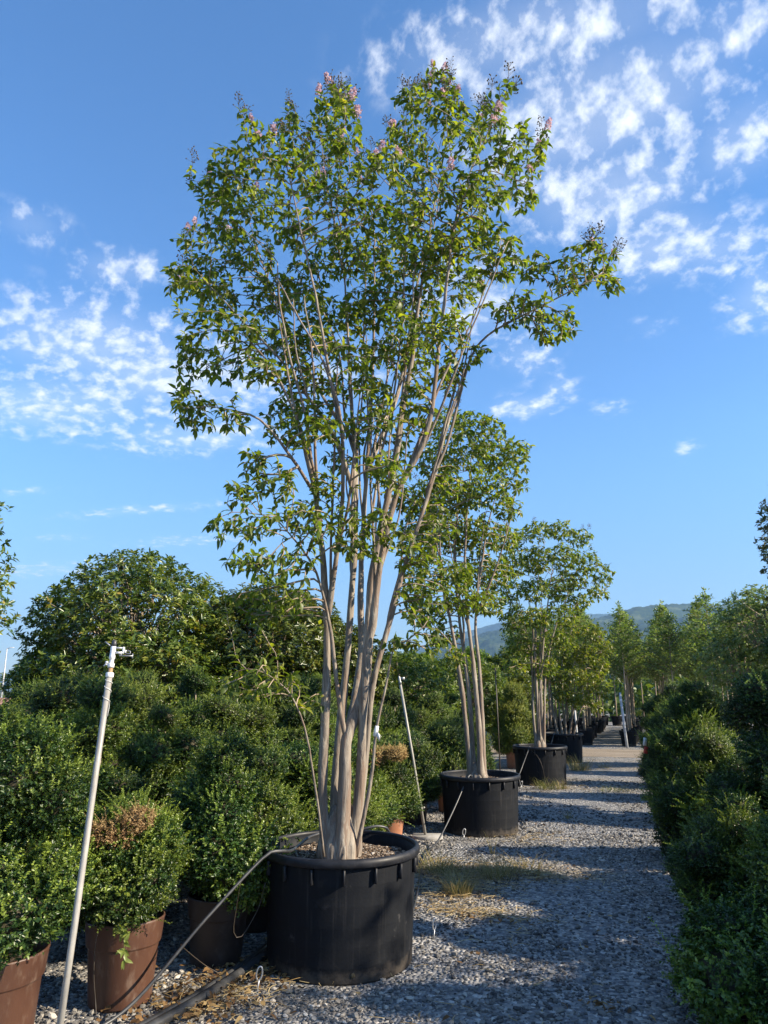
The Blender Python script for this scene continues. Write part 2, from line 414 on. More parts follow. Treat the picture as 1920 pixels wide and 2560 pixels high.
M['grass'] = tint_mat('weed_blade', [(0, (.08, .12, .025)), (.4, (.17, .18, .045)), (.7, (.36, .28, .10)), (1, (.50, .40, .18))], .6, trans=.35)
M['field'] = plain_mat('distant_field', (.03, .05, .016), (.06, .075, .028), .05, .95)
M['chip'] = tint_mat('bark_chip', [(0, (.05, .032, .02)), (.5, (.16, .11, .07)), (.85, (.32, .25, .18)), (1, (.5, .46, .40))], .9)
M['roof'] = plain_mat('roof_tile', (.25, .13, .09), (.36, .2, .14), 3, .85)
M['wall'] = plain_mat('rendered_wall', (.42, .38, .33), (.5, .46, .4), 2, .9)


def gravel_mat():
    m, t = new_mat('gravel_bed')
    co = t.add('ShaderNodeTexCoord').outputs['Object']
    vo = t.add('ShaderNodeTexVoronoi', i_Vector=co, i_Scale=38.0)
    sp = t.add('ShaderNodeSeparateColor', i_0=vo.outputs['Color'])
    c = t.ramp(sp.outputs[0], [(0, (.085, .088, .094)), (.35, (.17, .17, .172)), (.65, (.26, .255, .245)), (.9, (.36, .34, .31)), (1, (.5, .48, .45))])
    big = t.noise(co, .9, 5, .6)
    c = t.mix(t.math('MULTIPLY', t.smooth(big, .5, .72), .5), c, (.20, .155, .10))
    far = t.noise(co, .01, 5, .6)
    p = t.add('ShaderNodeBsdfPrincipled', i_Roughness=.85); p.inputs['Specular IOR Level'].default_value = .25
    t.l.new(c, p.inputs['Base Color'])
    b_ = t.add('ShaderNodeBump', i_Strength=1.0, i_Distance=.02)
    t.l.new(t.math('SUBTRACT', 1.0, vo.outputs['Distance']), b_.inputs['Height']); t.l.new(b_.outputs[0], p.inputs['Normal'])
    return finish(m, t, p.outputs[0])


def dirt_mat():
    m, t = new_mat('packed_dirt')
    co = t.add('ShaderNodeTexCoord').outputs['Object']
    mp = t.add('ShaderNodeMapping', i_Vector=co); mp.inputs['Scale'].default_value = (.35, 1.6, 1)
    f = t.noise(mp.outputs[0], 2.2, 6, .65)
    c = t.ramp(f, [(.3, (.16, .125, .085)), (.5, (.23, .185, .135)), (.7, (.29, .24, .185))])
    p = t.add('ShaderNodeBsdfPrincipled', i_Roughness=.95); t.l.new(c, p.inputs['Base Color'])
    b_ = t.add('ShaderNodeBump', i_Strength=.6, i_Distance=.02); t.l.new(t.noise(co, 30, 4), b_.inputs['Height']); t.l.new(b_.outputs[0], p.inputs['Normal'])
    return finish(m, t, p.outputs[0])


def hill_mat():
    m, t = new_mat('wooded_hillside')
    co = t.add('ShaderNodeTexCoord').outputs['Object']
    f = t.noise(co, .03, 6, .7); g = t.noise(co, .004, 4, .55)
    c = t.ramp(f, [(.3, (.014, .030, .014)), (.5, (.028, .050, .020)), (.7, (.058, .08, .032))])
    c = t.mix(t.math('MULTIPLY', t.smooth(g, .58, .68), .7), c, (.12, .14, .06))
    p = t.add('ShaderNodeBsdfPrincipled', i_Roughness=.95); p.inputs['Specular IOR Level'].default_value = .1; t.l.new(c, p.inputs['Base Color'])
    return finish(m, t, p.outputs[0])


M['gravel'] = gravel_mat(); M['dirt'] = dirt_mat(); M['hill'] = hill_mat()

# ------------------------------------------------------------------ ground, lane, hills, air
def rot2(x, y, a): return (x * math.cos(a) - y * math.sin(a), x * math.sin(a) + y * math.cos(a))


mb = MB(); mb.add([(-7500, -7500, 0), (7500, -7500, 0), (7500, 7500, 0), (-7500, 7500, 0)], [np.array([(0, 1, 2, 3)])])
tag(link('gravel_ground', mb.mesh('gravel_ground', M['gravel'])), 'grey gravel ground running under the whole nursery', 'ground', kind='structure')
mb = MB(); nx = 60
xs = np.linspace(-45, 45, nx); rngl = np.random.default_rng(3)
lo = 20.1 + rngl.uniform(-.12, .12, nx); hi = 22.9 + rngl.uniform(-.12, .12, nx)
V = np.concatenate([np.stack([xs, lo, np.full(nx, .004)], 1), np.stack([xs, hi, np.full(nx, .004)], 1)])
mb.add(V, [np.array([(i, i + 1, nx + i + 1, nx + i) for i in range(nx - 1)])])
tag(link('dirt_lane', mb.mesh('dirt_lane', M['dirt'])), 'strip of bare tan dirt crossing the end of the gravel path', 'lane', kind='structure')


mb = MB(); mb.add([(-7000, 60, .006), (7000, 60, .006), (7000, 6900, .006), (-7000, 6900, .006)], [np.array([(0, 1, 2, 3)])])
tag(link('far_fields', mb.mesh('far_fields', M['field'])), 'green fields stretching from the nursery to the hills', 'field', kind='structure')


def hills(name, ridge, label, foot, back, cols, rows, rough, seed):
    rng = np.random.default_rng(seed)
    rb = np.array(ridge, float)
    b = np.linspace(rb[0, 0], rb[-1, 0], cols)
    dist = np.interp(b, rb[:, 0], rb[:, 1]); h = np.interp(b, rb[:, 0], rb[:, 2])
    k = np.ones(9) / 9; h = np.convolve(np.pad(h, 4, 'edge'), k, 'valid')
    t = np.linspace(0, 1, rows)
    V = np.zeros((rows, cols, 3))
    for i, tt in enumerate(t):
        f = foot + (1 - foot) * (tt / .75) if tt < .75 else 1 + (back - 1) * (tt - .75) / .25
        s = (tt / .75) if tt < .75 else 1 - .55 * (tt - .75) / .25
        s = s ** 1.25
        d = dist * f
        V[i, :, 0] = np.sin(np.radians(b)) * d; V[i, :, 1] = np.cos(np.radians(b)) * d; V[i, :, 2] = h * s
    for i in range(1, rows):
        for j in range(cols):
            p = V[i, j]; env = min(1, t[i] / .3) * (1 if t[i] < .66 else max(.12, abs(t[i] - .75) / .09 if t[i] < .75 else .3))
            nz = mnoise.fractal(Vector((p[0] * .0016, p[1] * .0016, seed)), 1, 2, 4)
            V[i, j, 2] += h[j] * .22 * nz * env
    V[1:, :, 2] += rng.uniform(-1, 1, (rows - 1, cols)) * rough
    V[0, :, 2] = -.5
    mb = MB(); i = np.arange(rows - 1)[:, None] * cols; j = np.arange(cols - 1)[None]
    mb.add(V.reshape(-1, 3), [np.stack([i + j, i + j + 1, i + cols + j + 1, i + cols + j], -1).reshape(-1, 4)])
    tag(link(name, mb.mesh(name, M['hill'])), label, 'hill', kind='structure')


hills('wooded_hill', [(-40, 3000, 20), (-30, 3000, 35), (-22.83, 3009, 69), (-18.28, 3000, 120), (-14.76, 3006, 160), (-12.28, 3017, 205), (-10.16, 3031, 240), (-8.07, 3048, 258), (-5.33, 3079, 268), (-2.97, 3111, 283),
      (-.98, 3142, 306), (.03, 3160, 330), (1.96, 3198, 349), (3.83, 3239, 353), (6.23, 3298, 344), (9.11, 3380, 353), (16, 3500, 330), (28, 3500, 200), (45, 3500, 60)],
      'broad green wooded hill rising behind the nursery on the right', .42, 1.3, 620, 90, 3.0, 3)
hills('blue_ridge', [(-26, 5500, 120), (-17.58, 5500, 240), (-14.04, 5515, 374), (-10.51, 5551, 468), (-7.71, 5595, 526), (-5.3, 5645, 560), (-2.62, 5713, 567), (-.98, 5761, 557), (4.27, 5956, 441), (14, 5900, 300), (30, 5900, 120)],
      'long blue ridge farther off behind the wooded hill', .7, 1.2, 300, 40, 3.0, 8)
hills('low_blue_hills', [(-95, 6000, 60), (-70, 6300, 190), (-56, 6320, 110), (-47.82, 6320, 90), (-45.14, 6164, 120), (-44.18, 6113, 150), (-43.03, 6055, 140), (-40.81, 5954, 115), (-36.18, 5779, 60), (-29.65, 5610, 56), (-20, 5500, 60)],
      'low hazy blue hills along the horizon on the left', .75, 1.2, 260, 30, 2.0, 5)

mb = MB(); mb.box((0, 0, 449.0), (15400, 15400, 900))
hz = link('haze', mb.mesh('haze', None)); tag(hz, 'thin summer haze filling the air out to the hills', 'haze', kind='stuff')
hm = bpy.data.materials.new('thin_haze'); hm.use_nodes = True; hm.node_tree.nodes.clear(); ht = NT(hm.node_tree)
pv = ht.add('ShaderNodeVolumePrincipled'); pv.inputs['Density'].default_value = HAZE_DENSITY; pv.inputs['Color'].default_value = (.34, .60, 1.0, 1); pv.inputs['Anisotropy'].default_value = .1
ht.l.new(pv.outputs[0], ht.add('ShaderNodeOutputMaterial').inputs['Volume']); hz.data.materials.append(hm)


# loose gravel stones near the camera
def gravel():
    rng = np.random.default_rng(11)
    vs = []
    for k in range(6):
        v = ICO_V * (1 + rng.uniform(-.28, .28, (12, 1))) * np.array([1, rng.uniform(.7, .95), rng.uniform(.5, .7)]); vs.append(v)
    n1, n2 = 42000, 12000
    x = np.concatenate([rng.uniform(-3.5, .7, n1), rng.uniform(-3.2, .6, n2)])
    y = np.concatenate([3.1 + 6.4 * rng.uniform(0, 1, n1) ** 1.35, rng.uniform(8.0, 15.0, n2)])
    s = rng.lognormal(math.log(.0078), .44, n1 + n2).clip(.004, .024)
    s[n1:] *= 1.25
    bare = np.array([mnoise.noise(Vector((a_ * 1.3, b_ * .55, 3.7))) + .5 * mnoise.noise(Vector((a_ * 3.5, b_ * 1.8, 9.1))) for a_, b_ in zip(x, y)])
    out = (np.hypot(x + 1.85, y - 4.72) > .44) & (rng.uniform(-.1, .9, n1 + n2) > bare * 1.5)
    x, y, s = x[out], y[out], s[out]; n = len(x)
    a = rng.uniform(0, 6.283, n); w = rng.integers(0, 6, n)
    B = np.array(vs)[w] * s[:, None, None]
    tl = rng.uniform(-.5, .5, n)
    c, sn = np.cos(a)[:, None], np.sin(a)[:, None]
    X = B[..., 0] * c - B[..., 1] * sn; Y = B[..., 0] * sn + B[..., 1] * c; Z = B[..., 2] + X * tl[:, None] * .6
    P = np.stack([X + x[:, None], Y + y[:, None], Z + (s * .32)[:, None]], -1).reshape(-1, 3)
    F = (ICO_F[None] + (np.arange(n) * 12)[:, None, None]).reshape(-1, 3)
    tone = np.array([mnoise.noise(Vector((a_ * .9, b_ * .5, 1.7))) for a_, b_ in zip(x, y)])
    t = np.clip(rng.beta(1.5, 2.2, n) + .28 * tone, 0, 1)
    mb = MB(); mb.add(P, [F], np.repeat(t, 12))
    tag(link('loose_gravel', mb.mesh('loose_gravel', M['stone'], smooth=False)), 'loose grey gravel stones strewn over the path', 'gravel', kind='stuff')


gravel()


# ------------------------------------------------------------------ grown trees
def smooth_line(pts, step):
    P = np.array(pts, float)
    P = np.concatenate([2 * P[:1] - P[1:2], P, 2 * P[-1:] - P[-2:-1]])
    out = []
    for i in range(1, len(P) - 2):
        n = max(2, int(np.linalg.norm(P[i + 1] - P[i]) / step + .5))
        for k in range(n):
            t = k / n; a, b, c, d = P[i - 1], P[i], P[i + 1], P[i + 2]
            out.append(.5 * ((2 * b) + (-a + c) * t + (2 * a - 5 * b + 4 * c - d) * t * t + (-a + 3 * b - 3 * c + d) * t ** 3))
    out.append(P[-2]); return np.array(out)


def grow(stems, clumps, seed, natt, step=.06, dk=.072, di=.95, zmin=.9, upb=.35, r_end=.004, flare=1.4, spread=1.12, forks=0, fork_z=(1.3, 3.1), thick=.84):
    rng = np.random.default_rng(seed)
    stems = list(stems)
    big = [q for q in stems if q[1] >= .03]
    for k in range(forks):                                   # slender limbs forking off the main stems and running up beside them
        pts, r0 = big[k % len(big)]; Ls = smooth_line(pts, .07)
        c = np.nonzero((Ls[:, 2] > fork_z[0]) & (Ls[:, 2] < fork_z[1]))[0]
        if len(c) < 8: continue
        i0 = int(c[int(rng.uniform(0, .8) * len(c))]); p = Ls[i0]; d0 = Ls[min(i0 + 6, len(Ls) - 1)] - Ls[max(i0 - 3, 0)]; d0 /= np.linalg.norm(d0)
        a = rng.uniform(0, 6.28); o = np.array([math.cos(a), math.sin(a), 0]) * rng.uniform(.16, .42); ln = rng.uniform(1.0, 1.9)
        q = [p]
        for t_ in (.2, .45, .7, 1.0): q.append(p + d0 * ln * t_ * .85 + np.array([0, 0, ln * t_ * .2]) + o * ln * (.55 * t_ ** .8 + .1 * t_) * .6 + rng.normal(0, .02, 3))
        stems.append(([tuple(v) for v in q], rng.uniform(.014, .022)))
    pos, par, sid, rad, ok, grown = [], [], [], [], [], []
    lines = []
    for k, (pts, r0) in enumerate(stems):
        L = smooth_line(pts, .07); n = len(L)
        L[1:, :2] += np.cumsum(rng.normal(0, .0034, (n - 1, 2)), axis=0) * np.linspace(0, 1, n - 1)[:, None]
        t = np.linspace(0, 1, n)
        r = thick * r0 * (1 - t) ** 1.05 + r_end * t
        kn = rng.normal(0, 1, n); kn = np.convolve(np.pad(kn, 2, 'edge'), (.15, .25, .3, .25, .15), 'valid'); r = r * (1 + .13 * kn)
        zz = L[:, 2]; r = r * (1 + (flare - 1) * np.clip(1 - zz / .28, 0, 1) ** 1.5) if r0 > .03 else r
        lines.append((L, r))
        for i in range(n):
            par.append(len(pos) - 1 if i else -1); pos.append(L[i]); sid.append(k); rad.append(r[i]); ok.append(L[i, 2] > zmin and (t[i] > .25)); grown.append(False)
    cl = np.array([c[:5] for c in clumps]); w = (cl[:, 3] * cl[:, 4]) ** .7 * rng.uniform(.45, 1.5, len(cl)); w /= w.sum()
    A = []
    for c, n in zip(cl, rng.multinomial(natt, w)):
        u = unit(rng, n) * rng.uniform(0, 1, (n, 1)) ** (1 / 2.9) * spread
        A.append(c[:3] + u * np.array([c[3], max(c[3], .14) * 1.1, c[4]]))
    A = np.concatenate(A); alive = np.ones(len(A), bool)
    P = np.array(pos); okA = np.array(ok)
    idx = np.nonzero(okA)[0]
    nd = np.full(len(A), 1e9); ni = np.zeros(len(A), int)
    for s0 in range(0, len(idx), 400):
        ii = idx[s0:s0 + 400]; D = np.linalg.norm(A[:, None] - P[ii][None], axis=2)
        # prefer nodes below the attractor so that branches climb
        D = D + .6 * np.clip(P[ii][None, :, 2] - A[:, None, 2], 0, None)
        m = D.argmin(1); dm = D[np.arange(len(A)), m]; up = dm < nd; nd[up] = dm[up]; ni[up] = ii[m[up]]
    pos = list(pos); kids = {}
    for it in range(70):
        act = np.nonzero(alive & (nd < di * (1 if it > 3 else 1.6)))[0]
        if len(act) == 0: break
        V = A[act] - np.array(pos)[ni[act]]; V /= np.linalg.norm(V, axis=1)[:, None] + 1e-9
        new = []
        order = np.argsort(ni[act], kind='stable'); g = ni[act][order]
        cuts = np.nonzero(np.diff(g))[0] + 1
        for seg in np.split(order, cuts):
            node = ni[act[seg[0]]]
            d = V[seg].mean(0); pr = par[node]
            d = d / (np.linalg.norm(d) + 1e-9) + np.array([0, 0, upb * .25]) + rng.normal(0, .09, 3)
            if pr >= 0: m_ = np.array(pos[node]) - np.array(pos[pr]); d = d + m_ / (np.linalg.norm(m_) + 1e-9) * (.75 if grown[node] else .35)
            d /= np.linalg.norm(d) + 1e-9
            q = np.array(pos[node]) + d * step
            if any(np.linalg.norm(q - pos[c]) < step * .45 for c in kids.get(node, ())) or len(kids.get(node, ())) >= 3:
                alive[act[seg[rng.integers(0, len(seg))]]] = False; continue
            kids.setdefault(node, []).append(len(pos)); new.append(len(pos))
            pos.append(q); par.append(node); sid.append(sid[node]); rad.append(0); grown.append(True)
        if not new: continue
        Q = np.array([pos[i] for i in new]); al = np.nonzero(alive)[0]
        D = np.linalg.norm(A[al][:, None] - Q[None], axis=2); m = D.argmin(1); dm = D[np.arange(len(al)), m]
        up = dm < nd[al]; nd[al[up]] = dm[up]; ni[al[up]] = np.array(new)[m[up]]
        alive &= ~(nd < dk)
    pos = np.array(pos); par = np.array(par); grown = np.array(grown); n = len(pos)
    tips = np.zeros(n)
    has = np.zeros(n, bool); has[par[par >= 0]] = True
    tips[~has] = 1
    for i in range(n - 1, -1, -1):
        if par[i] >= 0: tips[par[i]] += tips[i]
    rad = np.array(rad, float); rad[grown] = .0019 + .0021 * tips[grown] ** .58
    for i in range(n):
        if grown[i] and par[i] >= 0: rad[i] = min(rad[i], max(.0022, rad[par[i]] * .92))
    return dict(nst=len(stems), pos=pos, par=par, sid=np.array(sid), rad=rad, grown=grown, tips=tips, lines=lines, has=has, rng=rng)


def branch_meshes(g, nst):
    pos, par, rad, grown, tips, sid = (g[k] for k in ('pos', 'par', 'rad', 'grown', 'tips', 'sid'))
    mbs = [MB() for _ in range(nst)]; own = [[] for _ in range(nst)]
    kids = {}
    for i in np.nonzero(grown)[0]: kids.setdefault(par[i], []).append(i)
    for i0 in [i for i in np.nonzero(grown)[0] if not grown[par[i]]]:
        if tips[i0] >= 14: tgt = MB(); own[sid[i0]].append(tgt)      # a limb of its own
        else: tgt = mbs[sid[i0]]                                     # short twigs stay together
        stack = [i0]
        while stack:
            i = stack.pop(); ch = [par[i], i]
            while kids.get(ch[-1]):
                ks = sorted(kids[ch[-1]], key=lambda q: -tips[q]); ch.append(ks[0]); stack += ks[1:]
            r = rad[ch].copy(); r[0] = r[1]; r[-1] *= .6
            sides = 6 if r[1] > .010 else (4 if r[1] > .004 else 3)
            tgt.tube(pos[ch], r, sides, cap=False, tint=.5)
    return mbs, own


def leaf_sets(g, per, L, wid, maxtips=3, droop=.32, young_p=.10, size_j=.32):
    pos, par, tips, grown, rng = g['pos'], g['par'], g['tips'], g['grown'], g['rng']
    ids = np.nonzero(grown & (tips <= maxtips))[0]
    Ps, Ds, Ns, yg = [], [], [], []
    for i in ids:
        d = pos[i] - pos[par[i]]; d /= np.linalg.norm(d) + 1e-9
        k = per + (2 if not g['has'][i] else 0)
        isy = 1.0 if rng.random() < young_p else 0.0
        a0 = rng.uniform(0, 6.28)
        u = np.cross(d, (0, 0, 1)); u /= np.linalg.norm(u) + 1e-9; v = np.cross(d, u)
        for q in range(k):
            a = a0 + q * 2.4 + rng.normal(0, .3)
            side = math.cos(a) * u + math.sin(a) * v * .7
            D = side * .85 + d * .45 + rng.normal(0, .3, 3) + np.array([0, 0, -droop * rng.uniform(.3, 2.0)])
            Ps.append(pos[i] - (pos[i] - pos[par[i]]) * rng.uniform(0, .9)); Ds.append(D)
            Ns.append(np.array([0, 0, 1.0]) + rng.normal(0, .42, 3) + side * .25); yg.append(isy * rng.uniform(.2, .9))
    n = len(Ps)
    return np.array(Ps), np.array(Ds), np.array(Ns), L * rng.uniform(1 - size_j * 1.4, 1 + size_j, n), wid * rng.uniform(1 - size_j, 1 + size_j, n), rng.beta(2, 2.2, n), np.array(yg)


def flower_meshes():
    out = []
    for k in range(3):
        rng = np.random.default_rng(70 + k); mb = MB(); n = 110
        z = rng.uniform(0, 1, n); r = .038 * np.sqrt(1 - z * .85) * rng.uniform(.5, 1.05, n); a = rng.uniform(0, 6.28, n)
        P = np.stack([r * np.cos(a), r * np.sin(a), .02 + z * .12], 1)
        D = P * np.array([1, 1, 0]) * 20 + rng.normal(0, .5, (n, 3)); mb.leaves(P, D, unit(rng, n), .024, .022, rng.uniform(0, 1, n), rng.uniform(0, .4, n))
        out.append(mb.mesh('flower_cluster', M['petal']))
    return out


def seed_meshes():
    out = []
    for k in range(3):
        rng = np.random.default_rng(80 + k); mb = MB()
        mb.tube([(0, 0, -.02), (0.004, 0, .06), (0, .004, .13)], [.002, .0016, .001], 3)
        for q in range(20):
            z = rng.uniform(.02, .14); a = rng.uniform(0, 6.28); r = .045 * (1 - z * 4.5) + .012
            p = np.array([r * math.cos(a), r * math.sin(a), z + .015])
            mb.tube([(0, 0, z - .01), p], [.0012, .001], 3, cap=False)
            mb.add(ICO_V * .0062 * rng.uniform(.8, 1.2) + p, [ICO_F])
        out.append(mb.mesh('seed_cluster', M['seed']))
    return out


FLOWERS, SEEDS = flower_meshes(), seed_meshes()
_lm = MB(); _lm.leaves(np.zeros((1, 3)), np.array([[1., 0, 0]]), np.array([[0, 0, 1.]]), 1.0, 1.0, .55, .05, kind=6); LEAF_ME = _lm.mesh('leaf', M['myrtle'])


def make_myrtle(name, base, stems, clumps, seed, natt, label, leafmat, L, wid, per, nflow, nseed, single=0, group=None, base_h=0, **kw):
    np.random.seed(seed)
    g = grow(stems, clumps, seed, natt, **kw); rng = g['rng']
    root = thing(name, base, label, 'tree', group)
    br, own = branch_meshes(g, g['nst'])
    for k, (ln, r) in enumerate(g['lines']):
        mb = MB(); s = 14 if r[0] > .03 else 8
        mb.tube(ln, r, s, wob=.055)
        so = link('stem', mb.mesh('stem', M['bark']), root)
        for b_ in own[k]: link('branch', b_.mesh('branch', M['twig']), so)
        if br[k].n: link('twigs', br[k].mesh('twigs', M['twig']), so)['kind'] = 'stuff'
    if base_h:                                                # fused, lobed foot where the stems meet
        zs = np.linspace(-.03, base_h, 12); seg = 56; V = []
        cores = [(ln, r) for ln, r in g['lines'] if ln[0][2] < .1 and r[0] > .02]
        for zi, z in enumerate(zs):
            pk = []
            for ln, r in cores:
                i = int(np.argmin(np.abs(ln[:, 2] - z))); pk.append((ln[i][0], ln[i][1], r[i]))
            pk = np.array(pk); c = pk[:, :2].mean(0); f = zi / (len(zs) - 1)
            for a in np.arange(seg) * 2 * math.pi / seg:
                d = np.array([math.cos(a), math.sin(a)]); rr = ((pk[:, :2] - c) @ d + pk[:, 2] * (1.12 - .2 * f)); rr = np.log(np.sum(np.exp(rr * 110))) / 110
                rr *= (1.0 - .62 * max(0, f - .35) ** 1.3 / .65 ** 1.3) * (1 + .13 * mnoise.noise(Vector((math.cos(a) * 3.2, math.sin(a) * 3.2, z * 5 + seed))) + .07 * mnoise.noise(Vector((math.cos(a) * 9, math.sin(a) * 9, z * 8))))
                V.append((c[0] + d[0] * rr, c[1] + d[1] * rr, z))
        mb = MB(); i = np.arange(len(zs) - 1)[:, None] * seg; j = np.arange(seg)[None]; k2 = (j + 1) % seg
        mb.add(V, [np.stack([i + j, i + k2, i + seg + k2, i + seg + j], -1).reshape(-1, 4)])
        link('trunk_base', mb.mesh('trunk_base', M['bark']), root)
    P, D, N, Ls, Ws, T, Y = leaf_sets(g, per, L, wid)
    if single:
        camp = np.array([0, 0, 1.6]) - np.array(base)
        order = np.argsort(np.linalg.norm(P - camp, axis=1))[:single]
        keep = np.ones(len(P), bool); keep[order] = False
        for i in order:
            d = Vector(D[i]).normalized(); s = d.cross(Vector(N[i])).normalized(); nn = s.cross(d)
            o = link('leaf', LEAF_ME, root)
            o.matrix_local = Matrix.Translation(Vector(P[i])) @ Matrix((d, s, nn)).transposed().to_4x4() @ Matrix.Diagonal((Ls[i], Ws[i], Ls[i], 1))
    else: keep = np.ones(len(P), bool)
    mb = MB(); mb.leaves(P[keep], D[keep], N[keep], Ls[keep], Ws[keep], T[keep], Y[keep], kind=6)
    fo = link('foliage', mb.mesh('foliage', leafmat), root); fo['kind'] = 'stuff'
    if nflow + nseed:
        tp = g['pos'][~g['has'] & g['grown']]
        top = tp[tp[:, 2] > np.percentile(tp[:, 2], 45)]
        dens = np.array([np.sum((np.hypot(*(tp[:, :2] - t[:2]).T) < .28) & (tp[:, 2] > t[2] + .03)) for t in top])
        top = top[np.argsort(dens + rng.uniform(0, 3, len(top)))][:nflow + nseed]
        rng.shuffle(top)
        for i, t in enumerate(top):
            me = FLOWERS[i % 3] if i < nflow else SEEDS[i % 3]
            s = rng.uniform(.75, 1.25) * (.60 if i < nflow else .85)
            link('flower_cluster' if i < nflow else 'seed_cluster', me, root, tuple(t), (rng.normal(0, .3), rng.normal(0, .3), rng.uniform(0, 6)), (s, s, s))
    return root, g


# ------------------------------------------------------------------ tubs, pots
def make_tub(name, loc, label, group, k=1.0, rz=0.0, chips=2200, seed=0):
    rng = np.random.default_rng(200 + seed)
    t = thing(name, loc, label, 'planter', group, rz)
    prof = [(0, .006), (.425, .006), (.437, .0), (.443, .012)]
    for z, dr in ((.04, 0), (.075, 0), (.088, .0012), (.096, 0), (.14, 0), (.18, 0), (.1945, .0006), (.203, 0), (.25, 0), (.28, 0), (.2935, .0006), (.302, 0), (.35, 0), (.39, 0), (.4045, .0007), (.413, 0), (.46, 0), (.50, 0), (.5135, .0006), (.522, 0), (.57, 0), (.615, 0)):
        prof += [(.443 + .026 * z / .615, z - .008), (.443 + .026 * z / .615 + dr, z)] if dr else [(.443 + .026 * z / .615, z)]
    prof += [(.466, .64), (.456, .64), (.452, .56), (.446, .50)]
    mb = MB(); mb.lathe(np.array(prof) * k, 72)
    body = link('body', mb.mesh('body', M['tub']), t)
    mb = MB(); mb.lathe(np.array([(.4695, .607), (.490, .609), (.4985, .618), (.499, .640), (.492, .655), (.480, .661), (.468, .657), (.4665, .643)]) * k, 72, closed=True)
    link('rim', mb.mesh('rim', M['tub_rim']), t)
    mb = MB(); mb.box((0, 0, 0), (.026 * k, .012 * k, .085 * k), bev=.003); lug = mb.mesh('lug', M['tub_rim'])
    for i in range(16):
        a = i * math.pi / 8 + .11
        link('lug', lug, t, (math.cos(a) * .479 * k, math.sin(a) * .479 * k, .562 * k), (0, 0, a))
    mb = MB(); rr = np.linspace(0, .452, 14) * k; seg = 40
    for _ in range(1):
        V = [(r * math.cos(a), r * math.sin(a), .575 * k + .012 * mnoise.noise(Vector((r * math.cos(a) * 7, r * math.sin(a) * 7, seed))) + .02 * (1 - r / rr[-1])) for r in rr[1:] for a in np.arange(seg) * 2 * math.pi / seg]
        V.append((0, 0, .6 * k)); n = len(rr) - 1
        i = np.arange(n - 1)[:, None] * seg; j = np.arange(seg)[None]; kk = (j + 1) % seg
        c = n * seg; jj = np.arange(seg)
        mb.add(V, [np.stack([i + j, i + kk, i + seg + kk, i + seg + j], -1).reshape(-1, 4)]); mb.f[3].append(np.stack([np.full(seg, c), jj, (jj + 1) % seg], -1))
    so = link('soil', mb.mesh('soil', M['soil']), t)
    if chips:
        r = .44 * k * np.sqrt(rng.uniform(0, 1, chips)); a = rng.uniform(0, 6.28, chips); s = rng.lognormal(math.log(.006), .4, chips).clip(.003, .016)
        sc = np.stack([s * rng.uniform(.8, 1.6, chips), s * rng.uniform(.5, 1, chips), s * rng.uniform(.3, .7, chips)], 1)
        V = ICO_V[None] * sc[:, None, :]
        q = rng.uniform(0, 6.28, chips); X = V[..., 0] * np.cos(q)[:, None] - V[..., 1] * np.sin(q)[:, None]; Y = V[..., 0] * np.sin(q)[:, None] + V[..., 1] * np.cos(q)[:, None]
        px, py = r * np.cos(a), r * np.sin(a); pz = .583 * k + .012 * np.array([mnoise.noise(Vector((x * 7, y * 7, seed))) for x, y in zip(px, py)]) + .02 * (1 - r / (.452 * k))
        V = np.stack([X + px[:, None], Y + py[:, None], V[..., 2] + pz[:, None]], -1).reshape(-1, 3)
        mb = MB(); mb.add(V, [(ICO_F[None] + (np.arange(chips) * 12)[:, None, None]).reshape(-1, 3)], np.repeat(rng.uniform(0, 1, chips), 12))
        link('bark_chips', mb.mesh('bark_chips', M['chip'], False), so)['kind'] = 'stuff'
    mb = MB(); mb.lathe([(0, .0), (.014, .0), (.014, .004), (0, .004)], 12)  # dark disc painted as the shade in a drain hole, nothing is cut
    for a in (4.95, 2.3):
        link('drain_hole_disc', mb.mesh('drain_hole_disc', M['dark_twig']), t, (math.cos(a) * .4445 * k, math.sin(a) * .4445 * k, .05), (0, math.pi / 2, a))
    return t


def scuffs(t, lst, k=1.0):
    for a, z, w, h in lst:
        mb = MB(); rng = np.random.default_rng(int(a * 100))
        n = 7; V = []
        for i in range(n):
            aa = a + (i / (n - 1) - .5) * w / .46; r = (.443 + .026 * z / .615) * k + .0035
            for s in (-1, 1): V.append((math.cos(aa) * r, math.sin(aa) * r, z + s * h * .5 * rng.uniform(.1, 1)))
        mb.add(V, [np.array([(2 * i, 2 * i + 2, 2 * i + 3, 2 * i + 1) for i in range(n - 1)])])
        link('scuff_mark', mb.mesh('scuff_mark', M['scuff']), t)


POT_ME = {}
def make_pot(name, loc, label, group, mat, r=.2, h=.4, rz=0.0, tilt=0.0, soil=True):
    key = (mat, round(r, 2), round(h, 2))
    if key not in POT_ME:
        k, q = r / .2, h / .4
        mb = MB(); mb.lathe([(x * k, z * q) for x, z in [(0, .004), (.146, .004), (.152, 0), (.157, .01), (.1775, .268), (.181, .274), (.186, .277), (.189, .283), (.200, .385), (.203, .392), (.201, .400), (.194, .400), (.190, .392), (.181, .30)]], 40)
        body = mb.mesh('pot_body', M[mat])
        mb = MB(); mb.lathe([(0, .33 * q), (.08 * k, .335 * q), (.184 * k, .325 * q)], 24); POT_ME[key] = (body, mb.mesh('soil', M['soil']))
    t = thing(name, loc, label, 'plant pot', group, rz); t.rotation_euler = (tilt, 0, rz)
    link('body', POT_ME[key][0], t)
    if soil: link('soil', POT_ME[key][1], t)
    return t


